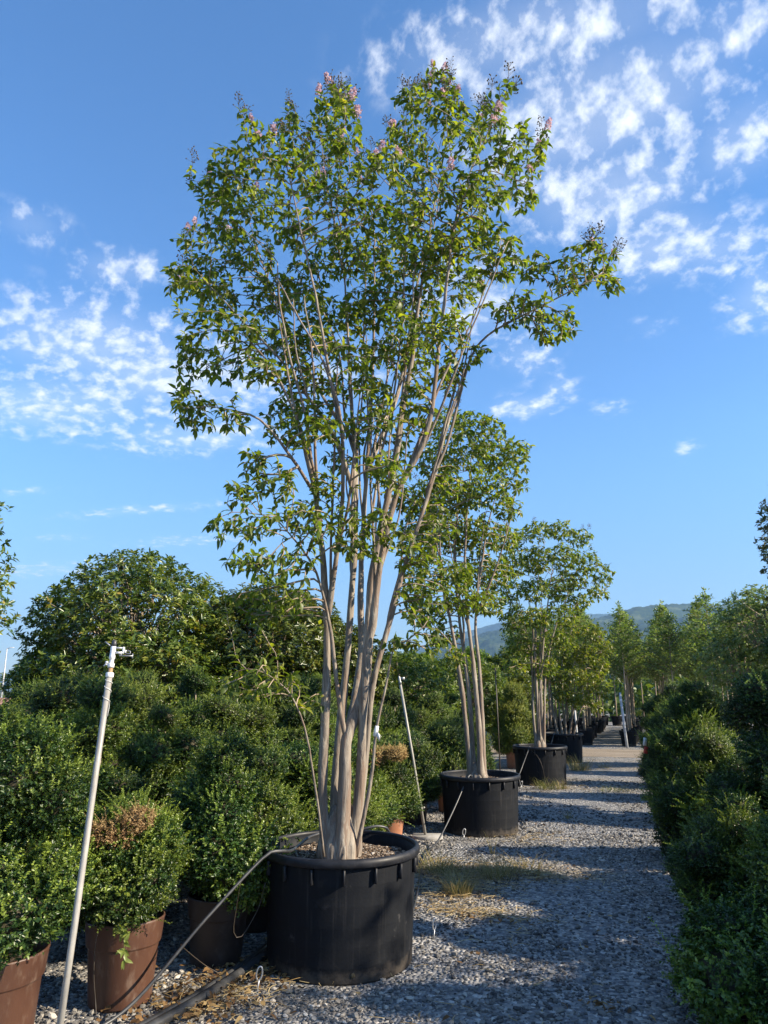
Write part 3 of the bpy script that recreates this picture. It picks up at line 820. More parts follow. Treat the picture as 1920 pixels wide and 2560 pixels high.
# ------------------------------------------------------------------ cloud-pruned shrubs built of foliage pads
def make_pad(seed, mat, R0=.25, flat=.74, nsp=1150, leafL=.0235, leafW=.013, nyoung=55, young_len=.22):
    rng = np.random.default_rng(seed)
    mb = MB()
    def surf(u):
        f = np.array([1 + .30 * mnoise.noise(Vector(v * 2.0) + Vector((seed, 0, 0))) + .20 * mnoise.noise(Vector(v * 5.0) + Vector((0, seed, 0))) for v in u])
        return u * f[:, None] * np.array([1, 1, flat]) * R0
    u = unit(rng, nsp); P = surf(u) * rng.uniform(.74, 1.04, (nsp, 1))
    d = u * .85 + np.array([0, 0, .14]) + rng.normal(0, .45, (nsp, 3)); d /= np.linalg.norm(d, axis=1)[:, None]
    ln = rng.uniform(.04, .12, nsp); k = 10
    tt = rng.uniform(.05, .95, (nsp, k)); e = rng.normal(size=(nsp, k, 3)); e -= (e * d[:, None]).sum(-1, keepdims=True) * d[:, None]; e /= np.linalg.norm(e, axis=2, keepdims=True)
    LP = P[:, None] + d[:, None] * (tt * ln[:, None])[..., None]
    LD = e * .85 + d[:, None] * .6
    LN = d[:, None] * .9 + rng.normal(0, .4, (nsp, k, 3)) + np.array([0, 0, .3])
    tv = np.clip(rng.beta(1.2, 1.9, nsp)[:, None] + rng.normal(0, .13, (nsp, k)), 0, 1)
    yv = (rng.uniform(0, 1, nsp) < .12)[:, None] * np.clip(tt - .2, 0, 1)
    n = nsp * k
    mb.leaves(LP.reshape(-1, 3), LD.reshape(-1, 3), LN.reshape(-1, 3), leafL * rng.uniform(.7, 1.25, n), leafW * rng.uniform(.75, 1.2, n), tv.ravel(), yv.ravel() * .8)
    if nyoung:
        u = unit(rng, nyoung); u[:, 2] = np.abs(u[:, 2]) * .9 + .05; P = surf(u / np.linalg.norm(u, axis=1)[:, None]) * .97
        d = u * .65 + np.array([0, 0, .55]) + rng.normal(0, .28, (nyoung, 3)); d /= np.linalg.norm(d, axis=1)[:, None]
        for p, dd in zip(P, d):
            l_ = young_len * rng.uniform(.45, 1.15); m = int(l_ / .0075) + 3
            bend = rng.normal(0, .15, 3)
            t = np.linspace(.05, 1, m); Q = p + np.outer(t, dd) * l_ + np.outer(t ** 2, bend) * l_
            mb.tube(Q[[0, m // 2, -1]], [.0016, .0013, .0008], 3, cap=False, tint=.9)
            e = rng.normal(size=(m, 3)); e -= np.outer(e @ dd, dd); e /= np.linalg.norm(e, axis=1)[:, None]
            mb.leaves(Q, e * .8 + dd * .55, dd + rng.normal(0, .4, (m, 3)), leafL * (1.15 - .4 * t), leafW * (1.15 - .4 * t), rng.uniform(.3, .9, m), np.clip(t * .9 + rng.normal(0, .1, m), 0, 1))
    me = mb.mesh('foliage_pad', M[mat])
    # solid dark core standing in for the twiggy inside of the pad
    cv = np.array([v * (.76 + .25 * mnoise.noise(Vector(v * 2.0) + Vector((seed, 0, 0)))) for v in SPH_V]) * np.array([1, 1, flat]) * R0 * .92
    cm = MB(); cm.add(cv, [SPH_F]); core = cm.mesh('dark_core', M['dark_twig'])
    return me, core


PADS = [make_pad(s, 'holly', nyoung=y) for s, y in ((1, 40), (2, 95), (3, 14), (4, 130), (5, 60), (6, 28))]
def recolour(pads, mat):
    out = []
    for me, core in pads:
        m2 = me.copy(); m2.materials.clear(); m2.materials.append(M[mat]); out.append((m2, core))
    return out
PADS_LIGHT = recolour(PADS[:3], 'holly_light'); PADS_CONIFER = recolour(PADS[2:4], 'conifer'); PADS_DEAD = recolour(PADS[:2], 'dead')


def put_pad(root, rng, p, s, pads, name='foliage_pad', flat=1.0, label=None):
    me, core = pads[rng.integers(0, len(pads))]
    rot = (rng.normal(0, .3), rng.normal(0, .18), rng.uniform(0, 6.28)); sc = (s * rng.uniform(.9, 1.1), s * rng.uniform(.9, 1.1), s * flat * rng.uniform(.85, 1.1))
    o = link(name, me, root, p, rot, sc); link('dark_core', core, o)
    if label: o['label'] = label
    return o


def make_shrub(name, loc, label, group, seed, H, Rw, z0, tiers=5, pads=None, taper=.55, per=4, psize=1.0, light=.12, dead=(), cat='shrub', lean=(0, 0), core=.55, flat=1.0, dead_at=()):
    rng = np.random.default_rng(1000 + seed); pads = pads or PADS
    t = thing(name, loc, label, cat, group)
    limbs = MB(); limbs.tube([(0, 0, .0 if z0 < .3 else z0 - .12), (.01, .01, z0 + .2 * (H - z0)), (.02, -.01, z0 + .75 * (H - z0))], [.026, .02, .01], 7, wob=.1)
    for i in range(tiers):
        f = i / max(1, tiers - 1)
        zc = z0 + .14 * psize + f * (H - z0 - .30 * psize)
        rr = Rw * (1 - taper * f ** 1.3) * rng.uniform(.85, 1.1)
        n = max(1, int(round(per * (1 - .62 * f) * rng.uniform(.85, 1.2)))) if i < tiers - 1 else 1
        a0 = rng.uniform(0, 6.28)
        for q in range(n):
            a = a0 + q * 6.283 / n + rng.normal(0, .25)
            s = psize * (1.05 - .25 * f) * rng.uniform(.78, 1.12)
            r = max(0, rr - .21 * s) * rng.uniform(.75, 1.1) if n > 1 else 0
            p = (r * math.cos(a) + lean[0] * f, r * math.sin(a) + lean[1] * f, zc + rng.normal(0, .05))
            use = PADS_DEAD if (i, q) in dead else (PADS_LIGHT if (rng.random() < light and pads is PADS) else pads)
            put_pad(t, rng, p, s * (.62 if use is PADS_DEAD else 1), use, flat=flat, label='withered orange brown clump' if use is PADS_DEAD else None)
            limbs.tube([(0.01, 0, max(z0 + .05, zc - .18)), (p[0] * .6, p[1] * .6, zc - .08), (p[0] * .92, p[1] * .92, zc)], [.011, .008, .005], 5, cap=False)
        if n > 2 and f < .8 and rng.random() < core: put_pad(t, rng, (lean[0] * f, lean[1] * f, zc + .02), psize * .95, pads)
    for x, y, z, s in dead_at: put_pad(t, rng, (x, y, z), s, PADS_DEAD, flat=.85, label='withered orange brown clump')
    link('stem', limbs.mesh('stem', M['trunk']), t)
    return t


# ------------------------------------------------------------------ larger leafy crowns (leaf rosettes on branch ends)
def crown_mesh(seed, ells, nros, k, L, wid, mat, shell=(.62, 1.0), flat_up=.55, kind=2, young=.14, gap=.35):
    rng = np.random.default_rng(seed); mb = MB(); tw = MB()
    vol = np.array([e[3] * e[4] + e[3] * e[5] for e in ells]); cnt = rng.multinomial(nros, vol / vol.sum())
    for e, n in zip(ells, cnt):
        c, rad = np.array(e[:3]), np.array(e[3:6])
        u = unit(rng, int(n * 1.5))
        gn = np.array([mnoise.noise(Vector(v * 2.6) + Vector((seed * 3.1, 0, 0))) for v in u])
        u = u[gn > -gap][:n]; n = len(u); gn = gn[gn > -gap][:n]
        f = rng.uniform(shell[0] ** 2, shell[1] ** 2, n) ** .5 * (1 + .10 * gn)
        P = c + u * f[:, None] * rad
        inner = np.zeros(n, bool)
        for e2 in ells:
            if e2 is not e: inner |= (((P - np.array(e2[:3])) / np.array(e2[3:6])) ** 2).sum(1) < .4
        P, u = P[~inner], u[~inner]; n = len(P)
        if n == 0: continue
        ax = u * (1 - flat_up) + np.array([0, 0, flat_up]) + rng.normal(0, .3, (n, 3)); ax /= np.linalg.norm(ax, axis=1)[:, None]
        E = rng.normal(size=(n, k, 3)); E -= (E * ax[:, None]).sum(-1, keepdims=True) * ax[:, None]; E /= np.linalg.norm(E, axis=2, keepdims=True)
        LP = P[:, None] + ax[:, None] * rng.uniform(-.35, .2, (n, k, 1)) * L * 1.6
        LD = E + ax[:, None] * rng.uniform(.05, .7, (n, k, 1)); LN = ax[:, None] + rng.normal(0, .25, (n, k, 3))
        m = n * k; tv = np.clip(rng.beta(2, 2.2, n)[:, None] + rng.normal(0, .12, (n, k)), 0, 1)
        yv = (rng.uniform(0, 1, n) < young)[:, None] * rng.uniform(.2, .9, (n, k))
        mb.leaves(LP.reshape(-1, 3), LD.reshape(-1, 3), LN.reshape(-1, 3), L * rng.uniform(.7, 1.2, m), wid * rng.uniform(.75, 1.2, m), tv.ravel(), yv.ravel(), kind=kind)
        for i in rng.choice(n, min(n, max(8, n // 14)), replace=False):
            mid = c + (P[i] - c) * .5 + rng.normal(0, .06, 3) * rad; tw.tube([c * np.array([1, 1, .7]), mid, P[i]], [.018, .010, .004], 4, cap=False)
    return mb.mesh('crown', M[mat]), tw


def leafy_thing(name, loc, label, cat, group, seed, ells, nros, k, L, wid, mat, trunk_r=.06, trunk_top=None, rz=0, **kw):
    t = thing(name, loc, label, cat, group, rz)
    me, tw = crown_mesh(seed, ells, nros, k, L, wid, mat, **kw)
    link('crown', me, t)
    top = trunk_top or (ells[0][0], ells[0][1], ells[0][2])
    tw.tube([(0, 0, 0), (top[0] * .3, top[1] * .3, top[2] * .5), top], [trunk_r * 1.2, trunk_r, trunk_r * .6], 9, wob=.06)
    link('trunk', tw.mesh('trunk', M['trunk']), t)
    return t


def elm_meshes(seed, H=4.2, z0=1.75):
    rng = np.random.default_rng(300 + seed); mb = MB(); tw = MB()
    tw.tube([(0, 0, 0), (.01, 0, z0 * .5), (.0, .015, z0), (.02, 0, H * .8), (0, 0, H - .05)], [.034, .029, .025, .012, .004], 7, wob=.05)
    for i in range(74):
        f = rng.uniform(0, 1) ** .85; z = z0 + f * (H - z0 - .25); ln = (1.0 * (1 - f) ** .7 + .14) * rng.uniform(.55, 1.15)
        a = rng.uniform(0, 6.28); el = R(rng.uniform(22, 52))
        d = np.array([math.cos(a) * math.cos(el), math.sin(a) * math.cos(el), math.sin(el)])
        m = max(6, int(ln / .036)); t = np.linspace(.12, 1, m)
        Q = np.array([0, 0, z]) + np.outer(t, d) * ln - np.outer(t ** 2, (0, 0, .16 * ln)) + rng.normal(0, .012, (m, 3))
        tw.tube(Q[[0, m // 2, m - 1]], [.008, .005, .002], 3, cap=False)
        for rep in range(2):
            side = np.cross(d, (0, 0, 1)); side /= np.linalg.norm(side); sg = np.where(np.arange(m) % 2, 1, -1)[:, None]
            D = side * sg * .8 + d * .55 + rng.normal(0, .32, (m, 3)); N = np.array([0, 0, 1.]) + rng.normal(0, .4, (m, 3))
            mb.leaves(Q + rng.normal(0, .03, (m, 3)), D, N, .10 * rng.uniform(.7, 1.2, m), .048 * rng.uniform(.8, 1.2, m), rng.beta(2, 2.4, m), (rng.uniform(0, 1, m) < .12) * .7)
    for z in np.linspace(H - .35, H, 9):
        n = 6; P = np.tile((0, 0, z), (n, 1)) + rng.normal(0, .03, (n, 3)); mb.leaves(P, rng.normal(0, .7, (n, 3)) + np.array([0, 0, .7]), unit(rng, n), .08, .04, rng.uniform(0, 1, n), .4)
    return mb.mesh('crown', M['elm']), tw.mesh('trunk', M['trunk'])

# ------------------------------------------------------------------ the row of crape myrtles in black tubs
BASE1 = (-1.812, 4.634, 0.570)
STEMS1 = [([(-0.077, -0.046, 0.004), (-0.102, -0.076, 0.444), (-0.074, -0.109, 0.837), (-0.061, -0.126, 1.212), (-0.058, -0.146, 1.507), (-0.064, -0.232, 1.953), (-0.079, -0.289, 2.253), (-0.131, -0.359, 2.621), (-0.192, -0.432, 2.863), (-0.294, -0.519, 3.106), (-0.454, -0.624, 3.316)], 0.052), ([(-0.071, 0.061, 0.016), (-0.079, 0.079, 0.427), (-0.069, 0.135, 0.828), (-0.045, 0.196, 1.317), (-0.031, 0.221, 1.67), (-0.026, 0.255, 1.972), (-0.035, 0.305, 2.396), (-0.062, 0.348, 2.843), (-0.116, 0.383, 3.161), (-0.16, 0.421, 3.651), (-0.221, 0.454, 4.253), (-0.309, 0.424, 4.857), (-0.391, 0.397, 5.307)], 0.045), ([(0.021, -0.046, -0.005), (0.036, -0.051, 0.446), (0.043, -0.049, 0.723), (0.079, -0.005, 0.864), (0.133, 0.044, 1.097), (0.148, 0.102, 1.649), (0.183, 0.113, 1.936), (0.26, 0.086, 2.285), (0.315, 0.104, 2.586), (0.36, 0.119, 2.932), (0.426, 0.141, 3.36), (0.489, 0.162, 3.882), (0.571, 0.189, 4.427), (0.646, 0.214, 4.916)], 0.062), ([(0.043, -0.049, 0.723), (0.013, -0.101, 0.952), (-0.003, -0.159, 1.239), (-0.016, -0.216, 1.47), (-0.023, -0.376, 1.687), (-0.068, -0.497, 1.846), (-0.17, -0.688, 2.018)], 0.026), ([(-0.05, 0.11, -0.006), (-0.05, 0.173, 0.591), (-0.029, 0.306, 1.007), (-0.022, 0.393, 1.327), (-0.045, 0.428, 1.695), (-0.062, 0.506, 2.159), (-0.049, 0.563, 2.684), (-0.04, 0.619, 3.161), (-0.037, 0.672, 3.665), (-0.024, 0.677, 4.255), (-0.002, 0.631, 4.838), (-0.048, 0.616, 5.2)], 0.045), ([(0.047, 0.037, 0.014), (0.108, 0.036, 0.467), (0.14, -0.006, 0.836), (0.182, -0.045, 1.277), (0.223, -0.053, 1.442), (0.277, -0.066, 1.838), (0.363, -0.091, 2.193), (0.416, -0.094, 2.347), (0.538, -0.086, 2.553), (0.626, -0.109, 2.741), (0.668, -0.095, 2.973), (0.721, -0.13, 3.264), (0.788, -0.161, 3.652), (0.856, -0.138, 4.154), (0.942, -0.11, 4.527), (1.045, -0.076, 4.834)], 0.05), ([(0.055, 0.081, 0.02), (0.107, 0.141, 0.598), (0.145, 0.174, 1.068), (0.237, 0.236, 1.471), (0.331, 0.32, 1.913), (0.427, 0.352, 2.233), (0.517, 0.382, 2.544), (0.611, 0.413, 2.791), (0.699, 0.442, 3.155), (0.8, 0.422, 3.468), (0.929, 0.413, 3.613), (1.138, 0.429, 3.72), (1.462, 0.484, 3.882), (1.769, 0.585, 4.074)], 0.036), ([(0.095, -0.0, 0.038), (0.196, -0.019, 0.476), (0.243, -0.025, 0.782), (0.305, -0.025, 1.067), (0.36, -0.039, 1.298), (0.456, -0.06, 1.338), (0.568, -0.075, 1.422)], 0.022), ([(-0.063, -0.126, 0.052), (-0.073, -0.235, 0.41), (-0.098, -0.401, 0.821), (-0.166, -0.529, 1.037), (-0.264, -0.614, 1.13)], 0.013), ([(-0.058, -0.146, 1.507), (0.047, -0.248, 1.943), (0.113, -0.331, 2.32), (0.133, -0.43, 2.759), (0.057, -0.56, 3.102), (-0.071, -0.655, 3.371), (-0.223, -0.706, 3.672)], 0.03), ([(-0.035, 0.305, 2.396), (-0.127, 0.063, 2.828), (-0.283, -0.094, 3.108), (-0.436, -0.25, 3.349), (-0.699, -0.337, 3.639), (-0.935, -0.415, 3.899)], 0.028), ([(-0.032, 0.516, 2.669), (0.076, 0.868, 3.319), (0.161, 1.001, 3.869), (0.263, 1.035, 4.579), (0.407, 1.083, 5.137), (0.495, 1.112, 5.619)], 0.03), ([(-0.079, -0.289, 2.253), (-0.145, -0.575, 2.46), (-0.302, -0.732, 2.687), (-0.526, -0.806, 2.764)], 0.02), ([(-0.062, 0.348, 2.843), (-0.394, 0.502, 3.319), (-0.685, 0.564, 3.881), (-0.952, 0.528, 4.519), (-1.127, 0.47, 5.067)], 0.026)]
CLUMPS1 = [(-0.843, -0.602, 2.847, 0.14, 0.14), (-0.445, -0.826, 2.7, 0.11, 0.09), (-1.044, -0.447, 2.998, 0.09, 0.13), (-0.882, -0.666, 3.228, 0.11, 0.12), (-0.694, -0.813, 3.363, 0.14, 0.14), (-1.123, -0.461, 3.945, 0.13, 0.14), (-1.314, 0.158, 4.375, 0.21, 0.18), (-1.287, -0.045, 4.547, 0.19, 0.14), (-1.137, 0.034, 4.105, 0.21, 0.21), (-0.501, -0.667, 3.336, 0.17, 0.15), (-0.893, -0.236, 3.35, 0.19, 0.1), (-0.861, -0.602, 4.525, 0.12, 0.11), (-0.585, -0.753, 4.5, 0.16, 0.13), (-0.551, -0.836, 4.108, 0.17, 0.13), (-0.409, -0.695, 4.688, 0.16, 0.13), (-1.053, 0.489, 5.251, 0.22, 0.19), (-1.006, 0.287, 4.609, 0.23, 0.22), (-0.812, 0.361, 4.224, 0.21, 0.2), (-0.681, 0.427, 5.827, 0.18, 0.17), (-0.114, -0.703, 4.421, 0.17, 0.16), (-0.208, -0.482, 4.159, 0.19, 0.18), (-0.418, 0.142, 4.155, 0.2, 0.21), (-0.365, 0.407, 5.963, 0.15, 0.13), (-0.354, 0.699, 6.311, 0.13, 0.13), (-0.524, 0.688, 5.799, 0.22, 0.21), (0.282, -0.858, 4.485, 0.12, 0.12), (-0.208, 0.173, 4.88, 0.22, 0.2), (-0.185, 0.334, 4.471, 0.22, 0.21), (-0.173, -0.044, 3.737, 0.19, 0.16), (0.332, -0.637, 4.08, 0.16, 0.15), (0.137, -0.016, 4.953, 0.14, 0.13), (0.563, -0.759, 4.282, 0.12, 0.12), (0.081, 1.02, 6.003, 0.17, 0.16), (0.003, 0.844, 4.7, 0.24, 0.23), (0.121, 0.15, 3.864, 0.2, 0.17), (0.611, -0.245, 5.208, 0.13, 0.13), (0.444, 1.035, 6.581, 0.15, 0.11), (0.675, 0.377, 5.598, 0.18, 0.17), (0.239, 0.941, 5.948, 0.19, 0.17), (0.377, 0.893, 5.486, 0.22, 0.21), (0.417, 0.157, 4.56, 0.21, 0.2), (0.629, 0.019, 4.076, 0.2, 0.19), (0.425, 0.362, 3.923, 0.2, 0.17), (0.866, 0.147, 5.098, 0.17, 0.16), (0.958, -0.368, 4.264, 0.17, 0.14), (0.835, -0.129, 4.054, 0.18, 0.15), (0.931, 0.885, 5.861, 0.18, 0.14), (1.203, -0.405, 4.823, 0.09, 0.08), (1.244, -0.342, 4.536, 0.14, 0.13), (1.3, 0.6, 5.171, 0.15, 0.13), (1.304, 0.12, 4.568, 0.12, 0.11), (1.024, 0.401, 4.795, 0.16, 0.15), (1.029, 0.288, 4.354, 0.16, 0.15), (1.086, 0.083, 3.95, 0.12, 0.11), (0.618, 1.21, 4.521, 0.19, 0.17), (0.787, -0.394, 3.262, 0.13, 0.11), (0.405, -0.065, 3.342, 0.14, 0.11), (1.342, 0.444, 4.112, 0.14, 0.11), (1.536, 0.508, 4.035, 0.16, 0.13), (1.737, 0.68, 4.174, 0.15, 0.12), (1.611, 0.533, 4.19, 0.14, 0.08), (1.829, 0.605, 3.996, 0.1, 0.07), (1.294, 0.428, 3.768, 0.18, 0.13), (1.424, 0.366, 3.566, 0.13, 0.11), (1.517, 0.502, 3.693, 0.1, 0.1), (1.097, 0.363, 3.73, 0.11, 0.1), (0.875, 0.395, 3.444, 0.1, 0.08), (-0.337, -0.694, 3.037, 0.14, 0.09), (-0.542, 0.103, 3.641, 0.2, 0.15), (0.206, -0.449, 3.163, 0.13, 0.1), (-0.035, -0.338, 3.046, 0.12, 0.08), (0.049, 0.587, 3.296, 0.12, 0.09), (0.577, -0.211, 2.949, 0.1, 0.08), (0.706, 0.355, 3.34, 0.1, 0.1), (-0.291, -0.728, 2.399, 0.11, 0.09), (-0.178, -0.585, 2.615, 0.14, 0.09), (-0.053, -0.439, 2.779, 0.13, 0.07), (-0.178, -0.691, 2.28, 0.15, 0.1), (-0.314, -0.841, 2.165, 0.12, 0.1), (-0.411, -0.873, 1.995, 0.1, 0.07), (-0.229, -0.813, 1.995, 0.16, 0.1), (-0.108, -0.562, 2.099, 0.14, 0.12), (0.014, -0.417, 2.275, 0.1, 0.1), (-0.323, -0.844, 1.773, 0.12, 0.07), (-0.168, -0.793, 1.746, 0.16, 0.1), (-0.031, -0.642, 1.791, 0.14, 0.1), (-0.148, -0.575, 1.581, 0.16, 0.09), (-0.413, -0.663, 1.581, 0.14, 0.07), (0.044, -0.617, 1.96, 0.11, 0.09), (-0.397, -0.447, 1.49, 0.15, 0.08), (0.166, -0.472, 2.04, 0.13, 0.1), (0.296, -0.324, 2.063, 0.16, 0.09), (0.434, -0.278, 1.973, 0.16, 0.09), (0.221, -0.453, 1.895, 0.14, 0.07), (0.319, -0.211, 2.429, 0.11, 0.08), (0.321, 0.422, 2.396, 0.14, 0.12), (0.291, 0.412, 2.826, 0.1, 0.09), (-0.168, 0.261, 2.68, 0.1, 0.09), (0.409, 0.346, 1.963, 0.17, 0.14), (0.512, 0.485, 2.221, 0.15, 0.16), (0.375, 0.335, 1.635, 0.13, 0.12), (0.498, 0.375, 1.668, 0.15, 0.12), (0.596, -0.014, 1.353, 0.14, 0.07), (0.428, -0.069, 1.324, 0.12, 0.06), (0.527, -0.036, 1.47, 0.09, 0.06), (0.582, 0.509, 2.537, 0.14, 0.14), (-0.252, -0.61, 1.144, 0.09, 0.06), (-0.392, -0.656, 1.09, 0.13, 0.06), (-0.285, -0.621, 1.011, 0.12, 0.05), (-0.177, -0.48, 1.092, 0.09, 0.05), (-0.122, -0.356, 0.955, 0.06, 0.05)]
BASE2 = (-1.855, 8.954, 0.570)
STEMS2 = [([(-0.066, -0.022, 0.0), (-0.101, -0.086, 0.674), (-0.149, -0.155, 1.258), (-0.23, -0.234, 1.854), (-0.343, -0.324, 2.634), (-0.468, -0.366, 3.333)], 0.05), ([(-0.057, 0.087, -0.011), (-0.081, 0.131, 0.666), (-0.139, 0.165, 1.321), (-0.229, 0.24, 1.954), (-0.291, 0.325, 2.742), (-0.218, 0.349, 3.488), (-0.26, 0.335, 4.262)], 0.045), ([(0.052, -0.036, 0.031), (0.044, -0.038, 0.674), (-0.014, -0.005, 1.424), (-0.06, -0.02, 1.924), (-0.064, -0.021, 2.67), (0.013, 0.004, 3.567), (0.118, 0.039, 4.315)], 0.05), ([(0.067, 0.075, 0.02), (0.056, 0.124, 0.668), (0.033, 0.169, 1.32), (-0.004, 0.209, 1.944), (0.155, 0.262, 3.007), (0.349, 0.326, 3.749)], 0.045), ([(-0.004, 0.209, 1.944), (0.239, 0.184, 2.453), (0.439, 0.145, 2.965), (0.573, 0.19, 3.567)], 0.025), ([(-0.139, 0.165, 1.321), (-0.254, -0.295, 1.631), (-0.509, -0.59, 1.939)], 0.02)]
CLUMPS2 = [(-0.406, 0.573, 4.695, 0.25, 0.22), (0.179, -0.697, 4.173, 0.24, 0.16), (0.394, -0.661, 4.102, 0.21, 0.16), (0.07, -0.489, 3.9, 0.28, 0.23), (0.232, 0.541, 4.144, 0.28, 0.22), (0.574, 0.33, 4.107, 0.18, 0.18), (0.572, -0.17, 3.59, 0.2, 0.2), (-0.31, -0.372, 3.856, 0.26, 0.23), (0.285, -0.5, 3.409, 0.27, 0.22), (-0.197, -0.139, 3.427, 0.29, 0.24), (0.553, -0.5, 3.16, 0.16, 0.17), (-0.558, 0.085, 3.513, 0.24, 0.25), (-0.711, 0.165, 3.045, 0.27, 0.28), (-0.455, 0.645, 3.126, 0.32, 0.26), (0.028, 0.449, 3.054, 0.28, 0.25), (0.269, 0.824, 3.049, 0.22, 0.19), (-0.412, -0.72, 2.352, 0.25, 0.22), (-0.15, -0.43, 2.382, 0.25, 0.2), (-0.065, 0.851, 2.629, 0.26, 0.23), (0.237, 0.541, 2.506, 0.21, 0.22), (-0.043, -0.184, 2.075, 0.26, 0.15), (-0.66, 0.388, 2.041, 0.25, 0.16), (0.154, 0.268, 2.118, 0.21, 0.15), (-0.477, 0.377, 1.738, 0.22, 0.14), (-0.118, -0.42, 1.409, 0.14, 0.1)]
BASE3 = (-1.744, 14.338, 0.570)
STEMS3 = [([(-0.048, -0.016, 0.0), (-0.084, -0.028, 0.637), (-0.066, -0.022, 1.39), (-0.096, -0.242, 1.975), (-0.211, -0.386, 2.827)], 0.045), ([(-0.008, -0.003, 0.0), (-0.003, -0.001, 0.637), (-0.0, -0.0, 1.39), (0.032, 0.221, 2.266), (0.116, 0.249, 3.164), (0.281, 0.304, 3.901)], 0.05), ([(0.048, 0.016, 0.0), (0.062, 0.021, 0.637), (0.098, 0.032, 1.39), (0.223, 0.074, 2.249), (0.393, 0.13, 3.134), (0.601, 0.199, 3.861)], 0.045), ([(0.072, 0.024, 0.0), (0.111, 0.037, 0.637), (0.163, 0.264, 1.481), (0.408, 0.451, 2.364), (0.748, 0.563, 3.087), (1.207, 0.61, 3.438)], 0.035), ([(0.016, 0.005, 0.0), (0.07, -0.188, 0.97), (0.285, -0.327, 1.794), (0.688, -0.299, 2.375)], 0.03)]
CLUMPS3 = [(-0.237, -0.514, 3.823, 0.25, 0.23), (0.15, -0.053, 4.025, 0.27, 0.18), (0.584, -0.491, 3.952, 0.24, 0.16), (0.918, 0.109, 3.915, 0.25, 0.18), (-0.406, 0.518, 3.509, 0.27, 0.27), (0.147, -0.261, 3.444, 0.29, 0.25), (0.655, -0.693, 3.388, 0.27, 0.24), (1.038, -0.33, 3.341, 0.26, 0.2), (1.296, 0.178, 3.187, 0.2, 0.2), (1.169, 0.684, 2.903, 0.2, 0.13), (0.789, 0.024, 3.101, 0.25, 0.2), (-0.384, -0.39, 2.834, 0.21, 0.23), (0.086, -0.692, 2.82, 0.26, 0.22), (0.391, 1.035, 3.072, 0.29, 0.25), (0.84, 0.153, 2.675, 0.23, 0.18), (-0.3, -0.512, 2.3, 0.25, 0.23), (0.153, -0.758, 2.307, 0.24, 0.19), (0.591, -0.629, 2.347, 0.24, 0.19), (-0.224, -0.584, 1.831, 0.23, 0.18), (0.087, 0.359, 1.922, 0.24, 0.17), (0.553, -0.467, 1.906, 0.23, 0.18), (-0.299, -0.748, 1.455, 0.21, 0.16), (0.186, 0.044, 1.474, 0.22, 0.15)]
BASE4 = (-1.644, 18.588, 0.570)
STEMS4 = [([(-0.176, -0.058, 0.0), (-0.247, -0.082, 0.632), (-0.235, -0.288, 1.486), (-0.097, -0.243, 2.137)], 0.035), ([(-0.072, -0.024, 0.0), (-0.111, -0.037, 0.632), (-0.033, 0.094, 1.494), (0.201, 0.172, 2.267)], 0.035), ([(0.0, 0.0, 0.0), (0.035, 0.011, 0.632), (0.227, -0.03, 1.489), (0.535, 0.072, 2.253)], 0.035), ([(0.083, 0.027, 0.0), (0.222, 0.074, 0.632), (0.463, 0.364, 1.387), (0.818, 0.481, 1.939)], 0.035), ([(0.165, 0.055, 0.0), (0.341, 0.113, 0.526), (0.614, 0.203, 1.059), (0.912, 0.302, 1.6)], 0.03)]
CLUMPS4 = [(-0.083, -0.324, 2.241, 0.28, 0.23), (0.275, 0.921, 2.604, 0.32, 0.25), (0.776, -0.319, 2.331, 0.27, 0.23), (0.993, 0.359, 2.04, 0.21, 0.21), (-0.008, 0.397, 1.835, 0.31, 0.24), (0.518, 0.02, 1.922, 0.3, 0.24), (0.833, 0.905, 1.619, 0.24, 0.25), (-0.154, -0.077, 1.382, 0.26, 0.21), (0.296, -0.333, 1.375, 0.27, 0.21), (0.632, 0.068, 1.219, 0.28, 0.21), (0.898, -0.249, 1.058, 0.18, 0.19), (-0.011, -0.119, 0.952, 0.26, 0.17), (0.419, -0.284, 0.849, 0.25, 0.16), (0.667, 0.789, 0.675, 0.19, 0.15)]
BASE2 = (BASE2[0], BASE2[1] + .16, BASE2[2])


tub1 = make_tub('planter_tub', (-1.85, 4.73, 0), 'largest black plastic tub in front, holding the tall crape myrtle', 'black tubs along the path', seed=1, rz=.3, chips=3200)
tub2 = make_tub('planter_tub', (-1.85, 9.24, 0), 'second black tub along the path, with a hose bent over its rim', 'black tubs along the path', k=.97, seed=2, rz=1.1, chips=900)
tub3 = make_tub('planter_tub', (-1.72, 14.15, 0), 'third black tub along the path, weeds growing at its foot', 'black tubs along the path', k=.98, seed=3, rz=.6, chips=300)
tub4 = make_tub('planter_tub', (-1.72, 18.5, 0), 'dusty fourth black tub beside the dirt lane', 'black tubs along the path', k=.98, seed=4, rz=.2, chips=0)

MID1 = [(-0.325, -0.166, 3.191, 0.14, 0.11), (-0.085, -0.237, 3.373, 0.14, 0.11), (0.323, -0.502, 2.898, 0.1, 0.12), (-0.183, 0.556, 4.006, 0.16, 0.15), (0.58, -0.629, 3.275, 0.12, 0.11), (0.22, 0.077, 3.436, 0.13, 0.13), (0.331, 0.756, 3.689, 0.14, 0.15), (0.079, -0.661, 2.591, 0.11, 0.09), (-0.379, -0.04, 3.034, 0.13, 0.1), (0.033, 0.208, 2.894, 0.12, 0.12), (0.56, -0.578, 2.33, 0.1, 0.08), (0.523, -0.024, 2.86, 0.11, 0.11), (-0.217, 0.267, 3.243, 0.12, 0.12), (0.651, 0.14, 3.184, 0.11, 0.11), (-0.615, 0.137, 3.055, 0.12, 0.09), (0.425, -0.435, 2.723, 0.09, 0.1)]
